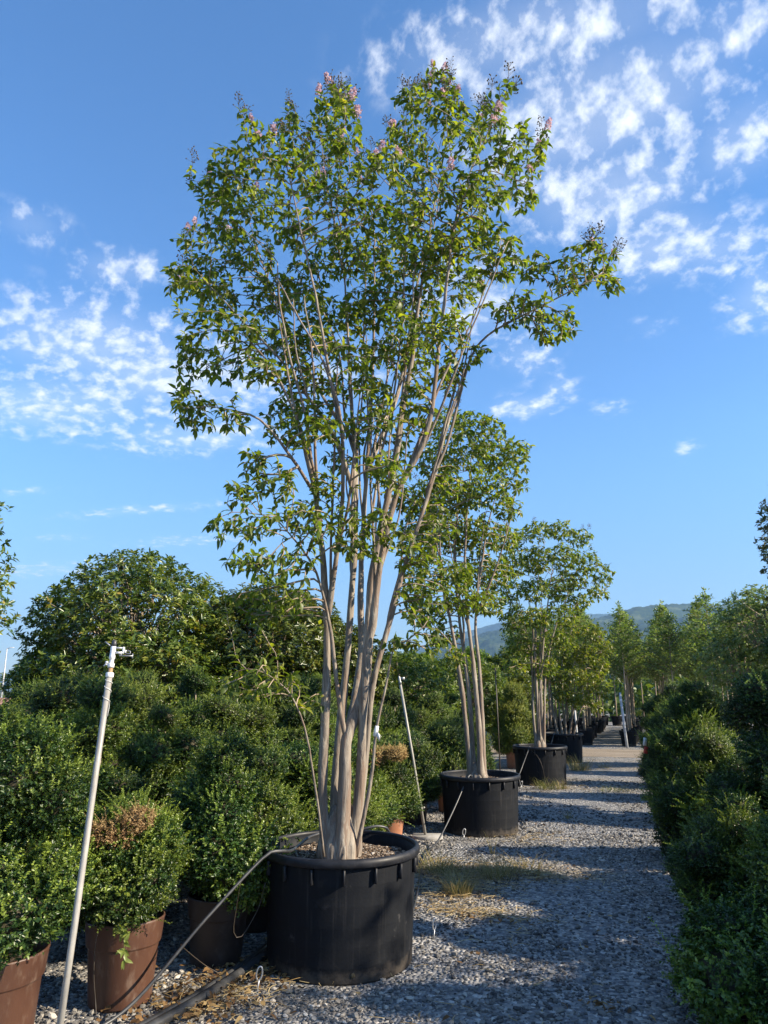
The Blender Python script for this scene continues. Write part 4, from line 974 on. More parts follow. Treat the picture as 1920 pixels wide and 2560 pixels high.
# single shoots poking out of the crown's outline
_rg = np.random.default_rng(12); SHOOTS1 = []
for _ in range(46):
    c_ = CLUMPS1[_rg.integers(0, 62)]; v_ = Vector((c_[0], c_[1] - .1, (c_[2] - 3.3) * .8)).normalized(); r_ = c_[3] * .82 - .16 * max(0, -.949 * v_.x - .314 * v_.y) + _rg.uniform(.0, .10)
    SHOOTS1.append((c_[0] + v_.x * r_, c_[1] + v_.y * r_, c_[2] + v_.z * r_ + _rg.uniform(-.02, .06), .05, .08))
myr1, g1 = make_myrtle('crape_myrtle', BASE1, STEMS1, CLUMPS1 + CLUMPS1[-5:] * 3 + MID1 + SHOOTS1, 5, 21500, 'tallest crape myrtle, many bare tan stems and pink flowers, in the front tub', M['myrtle'], 0.060, .028, 3, 52, 90, single=300, group='crape myrtles in tubs', dk=.06, forks=30, thick=.68, spread=1.0, base_h=.33)
myr2, g2 = make_myrtle('crape_myrtle', BASE2, STEMS2, CLUMPS2, 6, 14000, 'crape myrtle with four tan stems in the second tub', M['myrtle_light'], .068, .034, 3, 0, 8, group='crape myrtles in tubs', base_h=.2, dk=.07, forks=6, thick=.72, fork_z=(1.3, 2.6))
myr3, g3 = make_myrtle('crape_myrtle', BASE3, STEMS3, CLUMPS3, 7, 12000, 'crape myrtle with a narrow trunk cluster and spreading top in the third tub', M['myrtle_light'], .078, .038, 3, 3, 10, group='crape myrtles in tubs', base_h=.22, dk=.082, forks=5, thick=.74, fork_z=(.9, 2.0))
myr4, g4 = make_myrtle('crape_myrtle', BASE4, STEMS4, CLUMPS4, 8, 8000, 'low yellowish crape myrtle fanning out of the dusty fourth tub', M['myrtle_light'], .085, .042, 3, 5, 4, group='crape myrtles in tubs', dk=.09, zmin=.5)

# ------------------------------------------------------------------ sprinklers, hoses, stakes
def pole_frame(a, b):
    d = (Vector(b) - Vector(a)); z = d.normalized(); x = Vector((math.cos(HEAD), math.sin(HEAD), 0)); y = z.cross(x).normalized(); x = y.cross(z)
    return d.length, Matrix((x, y, z)).transposed().to_quaternion()


spr = thing('sprinkler_riser', (-2.457, 2.973, 0), 'weathered grey pipe with a white sprinkler head leaning up in front of the shrubs', 'sprinkler')
ln, q = pole_frame((0, 0, 0), (-.003, .167, 1.84)); spr.rotation_mode = 'QUATERNION'; spr.rotation_quaternion = q
mb = MB(); mb.tube([(0, 0, 0), (.002, 0, .6), (-.001, .001, 1.2), (0, 0, ln - .16)], [  .0150, .0148, .0146, .0144], 16); link('pipe', mb.mesh('pipe', M['galv']), spr)
mb = MB(); mb.lathe([(.0165, ln - .175), (.019, ln - .172), (.0195, ln - .158), (.017, ln - .152)], 16); link('tape_collar', mb.mesh('tape_collar', M['white']), spr)
mb = MB(); mb.lathe([(.0115, ln - .16), (.0115, ln - .118), (0, ln - .118)], 14); link('threaded_nipple', mb.mesh('threaded_nipple', M['rust']), spr)
mb = MB(); mb.lathe([(0, ln - .128), (.015, ln - .128), (.016, ln - .122), (.016, ln - .108), (.0105, ln - .104), (.0105, ln - .088), (.0145, ln - .084), (.0150, ln - .072), (.0135, ln - .066), (.0135, ln - .030), (.0125, ln - .024), (0, ln - .024)], 16)
head = link('sprinkler_head', mb.mesh('sprinkler_head', M['white_metal']), spr)
mb = MB(); mb.box((.030, 0, ln - .030), (.036, .012, .006), bev=.001); mb.box((.030, 0, ln - .054), (.036, .014, .010), bev=.001); mb.box((.051, 0, ln - .042), (.008, .013, .034), bev=.001)
mb.box((.060, 0, ln - .047), (.012, .010, .016), bev=.002); link('bridge', mb.mesh('bridge', M['white_metal']), head)
mb = MB(); mb.lathe([(0, ln - .024), (.0125, ln - .024), (.012, ln - .008), (.009, ln + .006), (.004, ln + .010), (0, ln + .010)], 14); link('cap', mb.mesh('cap', M['black_rubber']), head)
mb = MB(); mb.tube([(.060, 0, ln - .042), (.074, 0, ln - .043), (.086, 0, ln - .046), (.088, 0, ln - .056), (.076, 0, ln - .058), (.064, 0, ln - .056)], .003, 6)
mb.box((.068, 0, ln - .068), (.066, .006, .006), bev=.001); mb.box((.040, 0, ln - .063), (.014, .008, .010), bev=.001); mb.tube([(.1, 0, ln - .080), (.1, 0, ln - .056)], .0028, 6)
link('hammer_arm', mb.mesh('hammer_arm', M['grey_metal']), head)
mb = MB(); mb.box((-.030, 0, ln - .012), (.036, .014, .006), Matrix.Rotation(R(34), 3, 'Y'), bev=.001); link('deflector', mb.mesh('deflector', M['grey_metal']), head)
mb = MB(); mb.tube([(-.012, -.006, ln - .118), (-.022, -.010, ln - .112), (-.032, -.008, ln - .122)], [.005, .0045, .004], 6); mb.box((-.020, -.008, ln - .104), (.012, .012, .012), bev=.002); link('set_screw', mb.mesh('set_screw', M['white_metal']), head)
mb = MB(); pts = []
for i in range(60):
    a = i * .33; pts.append((math.cos(a) * .0182, math.sin(a) * .0182, ln - .17 - i * .0016 - (.03 * max(0, i - 30) / 30)))
pts += [(.021, -.004, ln - .32), (.020, -.006, ln - .36)]
mb.tube(pts, .0012, 4); link('string', mb.mesh('string', M['white']), spr)

spr2 = thing('sprinkler_riser', (-2.355, 8.616, 0), 'thin grey sprinkler pipe leaning among the shrubs, standing on a small slab', 'sprinkler')
ln2, q2 = pole_frame((0, 0, 0), (-.185, -.396, 1.77)); spr2.rotation_mode = 'QUATERNION'; spr2.rotation_quaternion = q2
mb = MB(); mb.tube([(0, 0, .02), (.003, 0, .9), (0, 0, ln2 - .1)], [.0155, .015, .0145], 12); link('pipe', mb.mesh('pipe', M['galv']), spr2)
mb = MB(); mb.lathe([(0, ln2 - .1), (.018, ln2 - .1), (.018, ln2 - .07), (.012, ln2 - .06), (.014, ln2 - .02), (0, ln2)], 12); mb.box((.035, 0, ln2 - .04), (.05, .012, .03), bev=.002); link('sprinkler_head', mb.mesh('sprinkler_head', M['grey_metal']), spr2)
mb = MB(); mb.lathe([(.0155, .30), (.021, .30), (.021, .35), (.0155, .35)], 12); mb.tube([(.015, 0, .325), (.045, 0, .335)], .009, 8); link('coupling', mb.mesh('coupling', M['galv']), spr2)
mb = MB(); mb.box((0, 0, .0), (.34, .24, .045), bev=.006)
tag(link('paving_slab', mb.mesh('paving_slab', plain_mat('grey_concrete', (.26, .25, .23), (.36, .35, .33), 14, .9, bump=.3)), None, (-2.33, 8.60, .012), (0, 0, .25)), 'small grey concrete slab under the foot of the thin sprinkler pipe', 'slab')


def hose(name, pts, r, label, cat, mat='black_rubber', clips=()):
    mb = MB(); mb.tube(smooth_line(pts, .04), r, 10); o = link(name, mb.mesh(name, M[mat]))
    return tag(o, label, cat, 'irrigation hoses' if cat == 'hose' else None)


hose('irrigation_hose', [(-2.72, 3.05, .02), (-2.62, 3.25, .02), (-2.50, 3.54, .08), (-2.30, 3.88, .40), (-2.13, 4.19, .655), (-2.07, 4.28, .682), (-2.05, 4.40, .662), (-2.09, 4.62, .655), (-2.11, 4.80, .665), (-2.06, 4.95, .675), (-1.98, 5.04, .672), (-1.86, 5.10, .680), (-1.74, 5.19, .692), (-1.70, 5.30, .60), (-1.75, 5.65, .12), (-1.85, 6.1, .02)], .0088,
     'black hose slung from the ground over the rim of the front tub', 'hose')
hose('irrigation_hose', [(-1.63, 5.32, .05), (-1.68, 5.75, .02), (-1.82, 6.4, .018), (-1.98, 7.1, .02), (-2.10, 7.75, .03), (-2.10, 8.20, .07), (-2.02, 8.58, .32), (-1.93, 8.87, .60), (-1.90, 8.93, .650), (-1.90, 9.0, .630), (-1.95, 9.12, .605), (-2.0, 9.3, .60)], .0088,
     'black hose rising from the gravel onto the rim of the second tub', 'hose')
hose('irrigation_hose', [(-1.40, 9.75, .02), (-1.62, 10.6, .018), (-1.9, 11.8, .018), (-2.03, 12.9, .03), (-1.98, 13.4, .25), (-1.86, 13.68, .6), (-1.84, 13.73, .655), (-1.86, 13.85, .625), (-1.9, 14.0, .605)], .0088,
     'black hose climbing to the rim of the third tub', 'hose')
hose('irrigation_hose', [(-1.5, 14.7, .02), (-1.7, 16, .018), (-1.98, 17.4, .03), (-1.95, 17.8, .3), (-1.86, 18.03, .63), (-1.85, 18.08, .66), (-1.86, 18.2, .61)], .0125, 'thin black hose going up the side of the dusty fourth tub', 'hose')
hose('drain_pipe', [(-2.40, 3.0, .03), (-2.32, 3.6, .03), (-2.28, 4.0, .03), (-2.28, 4.6, .03), (-2.36, 5.3, .03), (-2.45, 6.5, .03)], .025, 'wide black pipe lying on gravel left of the front tub, nearer the path', 'pipe')
hose('drain_pipe', [(-2.46, 3.0, .025), (-2.375, 3.6, .025), (-2.335, 4.0, .025), (-2.335, 4.6, .025), (-2.42, 5.3, .025), (-2.52, 6.5, .025)], .019, 'slimmer black pipe lying on gravel beside the wide one', 'pipe')
hose('drip_wire', [(-2.20, 4.07, .545), (-2.27, 4.16, .38), (-2.30, 4.2, .25), (-2.27, 4.24, .22), (-2.20, 4.30, .36), (-2.16, 4.30, .5)], .0022, 'thin looped drip tube dangling off the hose left of the front tub', 'drip tube', 'wire')
hose('drip_wire', [(-2.36, 3.78, .30), (-2.45, 3.9, .25), (-2.42, 4.1, .1), (-2.35, 4.2, .02)], .002, 'thin drip tube trailing from the hose down to the dry leaves', 'drip tube', 'wire')
hose('drip_wire', [(-2.73, 3.575, .42), (-2.735, 3.545, .36), (-2.74, 3.555, .2), (-2.73, 3.575, .06), (-2.70, 3.55, .01)], .002, 'thin tube hanging down the front of the brown pot', 'drip tube', 'wire')
for i, (x, y, lab) in enumerate(((-1.87, 8.9, 'thin tube arching down the wall of the second tub'), (-1.83, 13.7, 'thin tube arching down the wall of the third tub'))):
    hose('drip_wire', [(x, y, .60), (x + .12, y - .03, .50), (x + .2, y - .04, .32), (x + .23, y - .03, .1), (x + .22, y - .06, .01)], .0025, lab, 'drip tube', 'wire')


def anchor(x, y, a, label):
    mb = MB(); mb.tube([(math.cos(t) * .016, 0, .085 + math.sin(t) * .034) for t in np.linspace(-1.3, 4.4, 22)], .0045, 7); mb.tube([(.004, 0, -.02), (.004, 0, .055)], .0045, 7)
    tag(link('ground_anchor', mb.mesh('ground_anchor', M['steel']), None, (x, y, 0), (0, R(8), a)), label, 'anchor', 'steel eye anchors')


anchor(-2.10, 4.12, .5, 'steel eye anchor in the gravel before the front tub'); anchor(-1.40, 5.28, 1.1, 'steel eye anchor right behind the front tub')
anchor(-1.93, 8.62, .3, 'steel eye anchor at the foot of the second tub'); anchor(-1.96, 13.30, .4, 'steel eye anchor beside the third tub')

mb = MB(); mb.tube([(0, 0, 0), (-.05, .1, .78), (-.1, .19, 1.55)], [.038, .037, .036], 12); pp = link('leaning_post', mb.mesh('leaning_post', M['pale_post']), None, (-.357, 23.6, 0))
tag(pp, 'pale grey post leaning against the far pot by the path', 'post'); mb = MB(); mb.tube([(-.085, .165, 1.30), (-.088, .171, 1.36)], .040, 12); link('sleeve', mb.mesh('sleeve', M['white']), pp)
mb = MB(); mb.tube([(0, 0, 0), (.01, 0, .55), (-.01, .02, 1.12)], .026, 10); tag(link('short_post', mb.mesh('short_post', M['pale_post']), None, (-1.50, 20.0, 0)), 'short pale post standing right behind the fourth tub', 'post')
for x, y, h, lab in ((-2.32, 13.4, 2.0, 'thin dark cane stuck upright between the second and third tubs'),):
    mb = MB(); mb.tube([(0, 0, 0), (-.01, 0, h * .5), (-.03, .02, h)], .011, 7); tag(link('garden_cane', mb.mesh('garden_cane', M['wire']), None, (x, y, 0)), lab, 'cane')
# white tie on the thin right stem
_L = g1['lines'][7][0]; _i = int(np.argmin(np.abs(_L[:, 2] + BASE1[2] - 1.37))); _p = _L[_i] + np.array(BASE1); _d = _L[_i + 1] - _L[_i]; _d /= np.linalg.norm(_d)
mb = MB(); mb.tube([_p - _d * .03, _p + _d * .0, _p + _d * .035], [.013, .0145, .012], 10, wob=.08)
mb.add([_p + np.array(v) for v in [(.010, -.01, .0), (.030, -.012, -.02), (.026, -.006, -.06), (.009, -.008, -.035), (.011, -.006, .0), (.031, -.008, -.02), (.027, -.002, -.06), (.010, -.004, -.035)]], [np.array([(0, 3, 2, 1), (4, 5, 6, 7), (0, 1, 5, 4), (1, 2, 6, 5), (2, 3, 7, 6), (3, 0, 4, 7)])])
tag(link('plastic_tie', mb.mesh('plastic_tie', M['white'])), 'white plastic tie wrapped round a thin stem of the front tree', 'tie')

# ------------------------------------------------------------------ shrubs on the left, in pots
GL = 'clipped shrubs left of the path'; GP = 'pots of the left shrubs'
FRONT = [  # x, y, H, R, z0, pot material, pot r, pot h, labels, dead pads
    (-2.98, 3.17, 1.48, .42, .45, 'brown_pot', .22, .40, 'tall dark shrub at the left edge, in the brown pot cut by the frame', 'brown pot at the lower left corner, partly out of frame', ()),
    (-2.72, 3.76, 1.0, .27, .45, 'brown_pot', .205, .41, 'small shrub with a withered orange patch, in the sunlit brown pot', 'sunlit brown plastic pot with a vine leaf over its rim', ((-.02, -.12, .84, .46), (.10, -.10, .92, .34))),
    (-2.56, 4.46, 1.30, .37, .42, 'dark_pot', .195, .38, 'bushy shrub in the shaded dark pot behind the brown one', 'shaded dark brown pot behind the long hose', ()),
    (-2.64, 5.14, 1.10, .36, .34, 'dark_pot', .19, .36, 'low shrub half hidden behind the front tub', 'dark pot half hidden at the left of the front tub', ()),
    (-2.72, 5.95, 1.16, .38, .28, 'terracotta', .18, .34, 'clipped shrub directly behind the front tub', 'reddish pot hidden behind the front tub', ()),
    (-2.70, 6.75, 1.12, .37, .26, 'terracotta', .18, .34, 'clipped shrub seen between the front trunk and the thin right stem', 'terracotta pot just right of the front trunk', ()),
    (-2.76, 7.55, 1.10, .34, .30, 'terracotta', .18, .34, 'shrub with two withered orange balls beside the thin sprinkler pipe', 'terracotta pot below the shrub with withered balls', ((.36, .08, .97, .40), (.15, .03, .95, .46))),
    (-2.72, 8.40, 1.00, .32, .32, 'terracotta', .18, .36, 'low shrub just left of the thin sprinkler pipe', 'terracotta pot left of the thin sprinkler pipe', ()),
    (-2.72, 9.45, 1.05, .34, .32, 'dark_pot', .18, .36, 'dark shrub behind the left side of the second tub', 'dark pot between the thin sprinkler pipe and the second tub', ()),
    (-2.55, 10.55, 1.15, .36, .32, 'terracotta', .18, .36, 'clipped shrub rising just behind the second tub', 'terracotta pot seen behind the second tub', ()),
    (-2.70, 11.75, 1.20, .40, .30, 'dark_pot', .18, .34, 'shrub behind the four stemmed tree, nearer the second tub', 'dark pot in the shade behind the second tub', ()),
    (-2.75, 13.0, 1.25, .42, .30, 'dark_pot', .18, .34, 'shrub midway between the second and third tubs', 'dark pot in the shade midway between second and third tubs', ())]
for i, (x, y, H, Rw, z0, pm, pr, ph, lab, plab, dead) in enumerate(FRONT):
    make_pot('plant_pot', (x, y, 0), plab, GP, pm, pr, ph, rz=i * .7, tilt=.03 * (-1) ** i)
    make_shrub('clipped_shrub', (x, y, 0), lab, GL, 10 + i, H, Rw, z0, tiers=5, per=4, psize=.80 if Rw > .33 else .70, taper=.5, light=.2, dead_at=dead, core=.5, flat=.85)
NEAR = [(3.4, 'the cut off brown pot'), (3.8, 'the sunlit brown pot'), (4.46, 'the shaded dark pot'), (5.14, 'the half hidden low shrub'), (5.95, 'the front tub'), (6.75, 'the front trunk'), (7.55, 'the withered orange balls'),
        (8.4, 'the thin sprinkler pipe'), (9.45, 'the second tub'), (10.55, 'the four stemmed tree'), (11.75, 'the shrubs past the second tub'), (13.0, 'the shrub midway to the third tub'), (14.6, 'the last shrub before the third tub')]
ROWN = ('second', 'third', 'fourth', 'fifth', 'rearmost')
rs = np.random.default_rng(55); k = 0; used = {}
for row, (x0, h0, y0, y1, dy) in enumerate(((-3.45, 1.52, 4.25, 15, .82), (-4.2, 1.68, 4.0, 15, .86), (-5.0, 1.72, 4.9, 15, .95), (-5.85, 1.72, 6.2, 15, 1.05), (-6.7, 1.7, 7.2, 14, 1.1))):
    y = y0
    while y < y1:
        x = x0 + rs.normal(0, .08); H = h0 * rs.uniform(.80, 1.10)
        nm = min(NEAR, key=lambda q: abs(q[0] - y))[1]; dup = used.get((row, nm), 0); used[(row, nm)] = dup + 1
        lab = 'tall shrub, %s row back, behind %s%s' % (ROWN[row], nm, (' (farther)', ' (farthest)')[dup - 1] if dup else '')
        make_shrub('clipped_shrub', (x, y, 0), lab, GL, 60 + k, H, rs.uniform(.34, .45), .30 if row else .32, tiers=5, per=4 if row < 2 else 3, psize=rs.uniform(.70, .95), taper=.5, light=.26, core=.35, flat=.8)
        y += dy * rs.uniform(.9, 1.1); k += 1
# golden conifer in a terracotta pot
make_pot('plant_pot', (-2.56, 16.7, 0), 'terracotta pot under the yellow green conifer', GP, 'terracotta', .22, .42)
make_shrub('conifer_shrub', (-2.56, 16.7, 0), 'yellow green conifer left of the third tub', None, 400, 1.65, .5, .38, tiers=6, per=4, pads=PADS_CONIFER, taper=.72, cat='conifer')
# vine sprig hanging over the brown pot
mb = MB(); rg = np.random.default_rng(4); vine = smooth_line([(-2.68, 3.62, .37), (-2.62, 3.57, .43), (-2.58, 3.555, .40), (-2.57, 3.555, .34), (-2.56, 3.55, .28)], .012); mb.tube(vine, .0018, 5, tint=.8)
for p in vine[4::2]:
    n = 3; mb.leaves(np.tile(p, (n, 1)), rg.normal(0, 1, (n, 3)) + np.array([.2, -.5, -.5]), rg.normal(0, .4, (n, 3)) + np.array([.3, -1, .5]), .05, .02, rg.uniform(.4, 1, n), .7, kind=6)
tag(link('vine_sprig', mb.mesh('vine_sprig', M['bush'])), 'bright green vine sprig hanging over the brown pot rim', 'weed')

# ------------------------------------------------------------------ shrubs on the right
GR = 'clipped shrubs right of the path'
RIGHT = [  # x, y, H, R, psize, per, tiers, taper, label
    (.80, 4.62, .66, .78, .95, 8, 3, .35, 'low broad shaded shrub in the lower right corner'),
    (1.15, 5.6, 1.5, .68, .85, 5, 5, .5, 'dark shrub at the right edge just behind the lower right corner one'),
    (1.28, 6.95, 2.1, .72, 1.0, 5, 7, .25, 'tall dark shrub at the right edge, highest of the near ones'),
    (.66, 6.45, .90, .55, .8, 5, 4, .5, 'rounded mid height shrub jutting over the path in front of the tall dark one'),
    (.68, 8.3, 1.22, .58, .85, 6, 5, .55, 'sunlit layered shrub with pads jutting over the path'),
    (.72, 10.6, 1.84, .62, .85, 5, 7, .62, 'taller layered shrub topped by bright green shoots'),
    (.58, 12.7, 1.46, .56, .8, 5, 6, .55, 'layered shrub with a red tag hanging in it'),
    (.66, 14.4, 1.62, .56, .85, 5, 6, .55, 'layered shrub behind the red tagged one'),
    (.55, 16.3, 1.50, .54, .8, 5, 6, .58, 'second to last shrub of the right row before the lane'),
    (.52, 18.3, 1.62, .54, .8, 5, 6, .55, 'last shrub of the right row before the lane')]
for i, (x, y, H, Rw, ps, per, ti, tp, lab) in enumerate(RIGHT):
    make_shrub('clipped_shrub', (x, y, 0), lab, GR, 500 + i, H, Rw, .10, tiers=ti, per=per, psize=ps, taper=tp, light=.3, core=.55, flat=.85, pads=[PADS[2], PADS[5], PADS_LIGHT[2], PADS_LIGHT[0]] if i < 5 else None)
for i, (x, y, H, lab) in enumerate(((2.15, 4.45, 1.9, 'unseen tall shrub added to shade the lower right corner from behind'), (2.2, 3.45, 1.8, 'unseen tall shrub nearest the camera at the right, added to shade the gravel'))):  # both out of view, put in to throw shade over the near gravel
    make_shrub('clipped_shrub', (x, y, 0), lab, GR, 540 + i, H, .6, .10, tiers=6, per=5, psize=1.0, taper=.4, core=.5)
mb = MB(); mb.box((0, 0, 0), (.07, .004, .10)); rt = link('hanging_tag', mb.mesh('hanging_tag', M['red']), None, (.08, 12.55, .72), (.1, .15, .5)); tag(rt, 'small red and white tag hanging in a right hand shrub', 'tag')
mb = MB(); mb.box((-.03, -.002, .12), (.06, .004, .12)); link('white_slip', mb.mesh('white_slip', M['white']), rt)

# ------------------------------------------------------------------ larger trees and bushes behind
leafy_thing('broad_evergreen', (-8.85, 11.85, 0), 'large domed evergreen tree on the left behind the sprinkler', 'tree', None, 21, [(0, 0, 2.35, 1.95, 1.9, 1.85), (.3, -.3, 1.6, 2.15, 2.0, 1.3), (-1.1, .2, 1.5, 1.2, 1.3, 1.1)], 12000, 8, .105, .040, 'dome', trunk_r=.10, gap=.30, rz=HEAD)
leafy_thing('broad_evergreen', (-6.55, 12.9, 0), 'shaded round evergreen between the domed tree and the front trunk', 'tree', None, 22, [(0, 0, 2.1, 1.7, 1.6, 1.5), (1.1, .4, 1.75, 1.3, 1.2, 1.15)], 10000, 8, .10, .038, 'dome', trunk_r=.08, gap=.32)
leafy_thing('leafy_bush', (-4.55, 14.9, 0), 'light green loose bush right behind the front trunk', 'bush', 'bushes behind the shrubs', 23, [(0, 0, 1.4, 1.2, 1.2, 1.0)], 2600, 8, .08, .034, 'bush')
leafy_thing('leafy_bush', (-3.9, 17.4, 0), 'light green bush between the thin sprinkler pipe and the four stemmed tree', 'bush', 'bushes behind the shrubs', 24, [(0, 0, 1.45, 1.3, 1.2, .95)], 2600, 8, .08, .034, 'bush')
leafy_thing('leafy_bush', (-5.6, 18.6, 0), 'pale green bush seen under the low branches of the front tree', 'bush', 'bushes behind the shrubs', 25, [(0, 0, 1.5, 1.6, 1.4, 1.0)], 4500, 8, .085, .034, 'bush')
leafy_thing('leafy_bush', (-3.2, 20.3, 0), 'dark green bush behind the golden conifer', 'bush', 'bushes behind the shrubs', 26, [(0, 0, 1.25, 1.0, 1.0, .9)], 2200, 8, .085, .036, 'dome')
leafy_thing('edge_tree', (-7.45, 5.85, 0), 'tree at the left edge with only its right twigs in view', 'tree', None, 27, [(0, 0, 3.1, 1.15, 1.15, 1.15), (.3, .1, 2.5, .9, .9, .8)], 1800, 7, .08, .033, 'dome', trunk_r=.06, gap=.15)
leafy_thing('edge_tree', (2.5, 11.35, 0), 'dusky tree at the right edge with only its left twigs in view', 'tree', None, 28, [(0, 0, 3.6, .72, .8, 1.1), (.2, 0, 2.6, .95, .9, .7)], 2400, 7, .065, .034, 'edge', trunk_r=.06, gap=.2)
leafy_thing('loose_tree', (2.85, 17.8, 0), 'loose olive green tree behind the right hedge', 'tree', None, 29, [(0, 0, 2.9, 1.2, 1.2, .95), (-.7, .2, 2.2, .9, .9, .7)], 2600, 7, .08, .036, 'elm', trunk_r=.06, gap=.12)

for i_, (x_, y_, lab) in enumerate(((5.2, 4.3, 'unseen loose tree added right of the path, dappling the gravel by the front tub'),)):  # unseen tree, put in for its dappled shadow
    leafy_thing('loose_tree', (x_, y_, 0), lab, 'tree', None, 50 + i_, [(0, 0, 3.0, 1.1, 1.25, .95), (.2, .9, 2.5, .8, .8, .7)], 900, 7, .075, .034, 'edge', trunk_r=.05, gap=.05)
rs = np.random.default_rng(77)
fw_e = [(x_, rs.uniform(62, 90), rs.uniform(1.2, 2.2), rs.uniform(3, 6), rs.uniform(2, 4), rs.uniform(2.0, 3.6)) for x_ in np.linspace(-110, 70, 60)]
fw_e += [(x_, rs.uniform(43, 48), rs.uniform(.7, 1.1), 1.6, 1.2, rs.uniform(1.2, 1.8)) for x_ in np.linspace(-26, 14, 26)]
fm, ft = crown_mesh(61, fw_e, 14000, 6, .55, .3, 'bush', gap=.4, shell=(.7, 1.0))
tag(link('far_wood', fm), 'far-off belt of trees between the nursery and the hills', 'wood', kind='stuff')
# clipped standard trees behind the conifer
std_ells = [(0, 0, 2.15, .62, .62, .5)]
std0 = None; SW = (('nearest', 'second', 'third', 'fourth', 'farthest'), ('right hand', 'middle right', 'middle left', 'left hand'))
rs = np.random.default_rng(9)
for i, x in enumerate((-3.6, -4.9, -6.2, -7.5)):
    for j, y in enumerate((23.8, 25.2, 26.6, 28.0, 29.4)):
        if std0 is None: o = std0 = leafy_thing('standard_tree', (x, y, 0), '-', 'tree', 'standard trees in rows', 40, std_ells, 900, 8, .10, .045, 'bush', trunk_r=.028, shell=(.5, 1.0))
        else: o = copy_tree(std0)
        o['label'] = 'round headed standard tree, %s of the %s row behind the conifer' % (SW[0][j], SW[1][i])
        o.location = (x + rs.normal(0, .1), y + rs.normal(0, .1), 0); o.rotation_euler = (0, 0, rs.uniform(0, 6)); s = rs.uniform(.92, 1.12); o.scale = (s, s, s)

# ------------------------------------------------------------------ far rows of slim trees in pots
ELMS = [elm_meshes(s, H=h) for s, h in ((1, 4.2), (2, 4.05), (3, 4.3), (4, 3.95))]
ORD = ('first', 'second', 'third', 'fourth', 'fifth', 'sixth', 'seventh', 'eighth', 'ninth', 'tenth', 'eleventh', 'twelfth', 'thirteenth', 'fourteenth')
rows = [(-1.62, 24.3, 13, 1.0, 'row edging the far path on the left'), (-2.6, 24.6, 11, 1.15, 'second row left of the far path'), (-3.6, 25.0, 9, 1.4, 'third row left of the far path'), (-4.6, 31.0, 4, 1.5, 'fourth row left of the far path'),
        (-.22, 24.2, 12, 1.1, 'row edging the far path on the right'), (.95, 24.0, 10, 1.25, 'second row right of the far path'), (2.15, 24.0, 9, 1.35, 'third row right of the far path'), (3.35, 24.2, 8, 1.4, 'fourth row right of the far path'), (4.6, 24.4, 6, 1.5, 'fifth row right of the far path')]
rs = np.random.default_rng(17)
spots = [(x + rs.normal(0, .05), y + i * dy + rs.normal(0, .05), '%s from the lane, %s' % (ORD[i], w)) for x, y, n, dy, w in rows for i in range(n)]
spots += [(-2.2 + .62 * i, 38.2 + .3 * (i % 2), '%s from the left, cross row closing the far path' % ORD[i]) for i in range(6)]
for i, (px, py, where) in enumerate(spots):
    near = where == 'first from the lane, row edging the far path on the right'
    t = thing('young_elm', (px, py, .3), 'slim tree by the leaning pale post, nearest right of the far path' if near else 'slim tree, ' + where, 'tree', 'slim trees in far rows', rs.uniform(0, 6)); s = rs.uniform(.9, 1.06); t.scale = (s, s, s * rs.uniform(.95, 1.04))
    cm, tm = ELMS[rs.integers(0, 4)]; link('crown', cm, t, (0, 0, -.1)); link('trunk', tm, t, (0, 0, -.1))
    make_pot('plant_pot', (px, py, 0), 'black pot touched by the leaning pale post' if near else 'black pot, ' + where, 'pots of the far rows', 'tub', .26, .44, soil=True)

# far left: a roof and a lamp mast beyond the shrubs
sh = thing('low_shed', (-33.0, 32.5, 0), 'low shed with a brown roof at the far left horizon', 'building', None, HEAD)
mb = MB(); mb.box((0, 0, .35), (6, 4, .7)); link('wall', mb.mesh('wall', M['wall']), sh)
mb = MB(); mb.add([(-3.2, -2.2, .7), (3.2, -2.2, .7), (3.2, 0, 1.25), (-3.2, 0, 1.25), (3.2, 2.2, .7), (-3.2, 2.2, .7)], [np.array([(0, 1, 2, 3), (3, 2, 4, 5)])]); mb.f[3].append(np.array([(1, 4, 2), (0, 3, 5)])); link('roof', mb.mesh('roof', M['roof'], False), sh)
mb = MB(); mb.tube([(0, 0, 0), (0, 0, 4.9)], [.07, .04], 8); mb.tube([(0, 0, 4.85), (.2, .1, 4.95), (.5, .2, 4.95)], .03, 6); ms = link('lamp_mast', mb.mesh('lamp_mast', M['pale_post']), None, (-47.1, 47.2, 0)); tag(ms, 'thin pale mast on the far left horizon', 'mast')


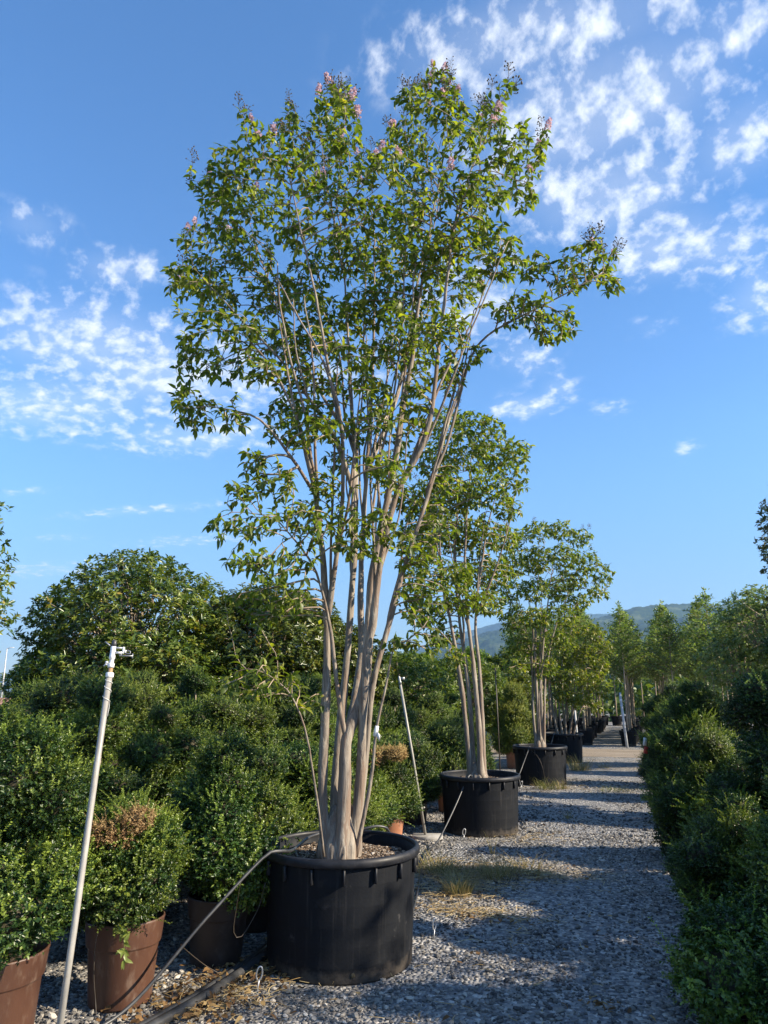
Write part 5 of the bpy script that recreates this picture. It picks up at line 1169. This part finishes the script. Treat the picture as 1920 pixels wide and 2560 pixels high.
# ------------------------------------------------------------------ weeds, straw, fallen leaves
def tuft(x, y, label, seed, n=90, h=.16, r=.07, lo=0.0, hi=1.0, spread=.5):
    rng = np.random.default_rng(700 + seed); mb = MB()
    for i in range(n):
        a = rng.uniform(0, 6.28); b = np.array([math.cos(a), math.sin(a), 0]) * r * rng.uniform(0, 1) ** .6
        l_ = h * rng.uniform(.4, 1.25); d = np.array([math.cos(a + rng.normal(0, .6)) * spread, math.sin(a + rng.normal(0, .6)) * spread, 1.0]) * l_; d2 = d * np.array([1.9, 1.9, .15]) * rng.uniform(.2, 1)
        t = np.linspace(0, 1, 5)[:, None]; Q = b + d * t + d2 * t ** 2 * .6 - np.array([0, 0, l_ * .3]) * t ** 3
        Q[:, 2] = np.maximum(Q[:, 2], .004)
        s = np.cross(d, (0, 0, 1)); s /= np.linalg.norm(s) + 1e-9; w = .0024 * (1 - t * .9) * rng.uniform(.7, 1.6)
        V = np.stack([Q - s * w, Q + s * w], 1).reshape(-1, 3)
        mb.add(V, [np.array([(2 * k, 2 * k + 1, 2 * k + 3, 2 * k + 2) for k in range(4)])], rng.uniform(lo, hi))
    o = link('grass_tuft', mb.mesh('grass_tuft', M['grass']), None, (x, y, 0)); tag(o, label, 'weed', 'weed tufts in the gravel')


tuft(-1.48, 6.40, 'straw coloured tuft in the sun between the first two tubs, nearest the front', 1, 240, .19, .10, .4, 1)
tuft(-1.84, 7.10, 'mixed green and straw tuft by the hose behind the front tub', 2, 220, .2, .2, .3, 1)
tuft(-1.62, 7.0, 'flattened dry tuft beside the hose behind the front tub', 3, 160, .14, .2, .5, 1, .9)
tuft(-1.27, 7.05, 'dry brown tuft in the middle of the path', 4, 200, .2, .16, .45, 1)
tuft(-1.05, 7.35, 'low dry tuft farther right on the path', 5, 130, .14, .2, .55, 1, .9)
tuft(-1.50, 8.0, 'single thin upright weed in front of the second tub', 6, 14, .24, .03, .4, 1, .2)
tuft(-1.52, 13.35, 'green weed clump at the foot of the third tub', 7, 170, .20, .20, .05, .6)
tuft(-1.28, 13.45, 'small weed clump just right of the third tub', 8, 80, .2, .10, .2, .9)
tuft(-1.22, 16.6, 'large pale weed clump in front of the fourth tub', 9, 240, .36, .22, .2, 1, .4)
tuft(-.43, 13.4, 'flat green weed patch in the shade on the path', 10, 170, .10, .26, .05, .5, .9)
tuft(-.75, 17.3, 'small dry weed before the dirt lane', 11, 60, .14, .15, .4, 1)
tuft(-.95, 10.4, 'tiny dry sprig in front of the right hedge', 12, 20, .14, .05, .5, 1)


def strew(name, patches, n, label, kind_, seed, mat):
    rng = np.random.default_rng(seed); mb = MB(); w = np.array([p[4] for p in patches], float); w /= w.sum()
    for p, c in zip(patches, rng.multinomial(n, w)):
        for i in range(c):
            x, y = p[0] + rng.normal(0, p[2]), p[1] + rng.normal(0, p[3]); a = rng.uniform(0, 6.28); z = .012 + abs(rng.normal(0, .010))
            if kind_ == 'straw':
                l_ = rng.uniform(.03, .16); d = np.array([math.cos(a), math.sin(a), 0]); s = np.array([-d[1], d[0], 0])
                t = np.linspace(-.5, .5, 5)[:, None]; Q = np.array([x, y, z]) + d * t * l_ + s * t ** 2 * l_ * rng.normal(0, .5) + np.array([0, 0, 1]) * (.25 - t ** 2) * l_ * rng.uniform(0, .35)
                ww = .0016 * rng.uniform(.7, 1.5)
                mb.add(np.stack([Q - s * ww, Q + s * ww + np.array([0, 0, .0015])], 1).reshape(-1, 3), [np.array([(2 * k, 2 * k + 1, 2 * k + 3, 2 * k + 2) for k in range(4)])], rng.uniform(0, 1))
            else:
                mb.leaves(np.array([[x, y, z + .006]]), np.array([[math.cos(a), math.sin(a), rng.normal(0, .25)]]), np.array([[rng.normal(0, .4), rng.normal(0, .4), 1]]), rng.uniform(.022, .06), rng.uniform(.014, .034), rng.uniform(0, 1), kind=6, curl=rng.uniform(-.2, .4))
    tag(link(name, mb.mesh(name, M[mat])), label, name.replace('_', ' '), kind='stuff')


strew('dry_straw', [(-1.5, 6.5, .22, .25, 3), (-1.7, 7.1, .25, .25, 3), (-1.2, 7.2, .3, .2, 3), (-.9, 7.25, .3, .08, 1), (-1.2, 5.9, .25, .08, 1.5), (-1.25, 8.9, .25, .25, 1), (-1.2, 13.6, .4, .5, 1.5), (-1.0, 16.6, .5, .6, 1.5), (-2.2, 4.1, .2, .3, 2), (-.9, 5, .7, .8, .8), (-.6, 18.6, .6, .6, 1)], 3400,
      'thin dry straw scattered in patches over the gravel', 'straw', 31, 'straw')
strew('fallen_leaves', [(-2.32, 4.05, .16, .28, 4), (-2.25, 3.75, .12, .14, 2), (-2.2, 4.4, .1, .15, 1.5), (-2.55, 3.5, .4, .35, 1), (-1.2, 7.2, .4, .2, .8), (-.27, 4.45, .06, .03, .4), (-.8, 5.2, .7, .8, .8), (-1.1, 5.75, .2, .06, .7), (-1.0, 9, .6, 1.5, .6), (-2.6, 6.5, .3, 2.5, 1.2)], 900,
      'brown dry leaves lying on the gravel', 'leaf', 32, 'litter')
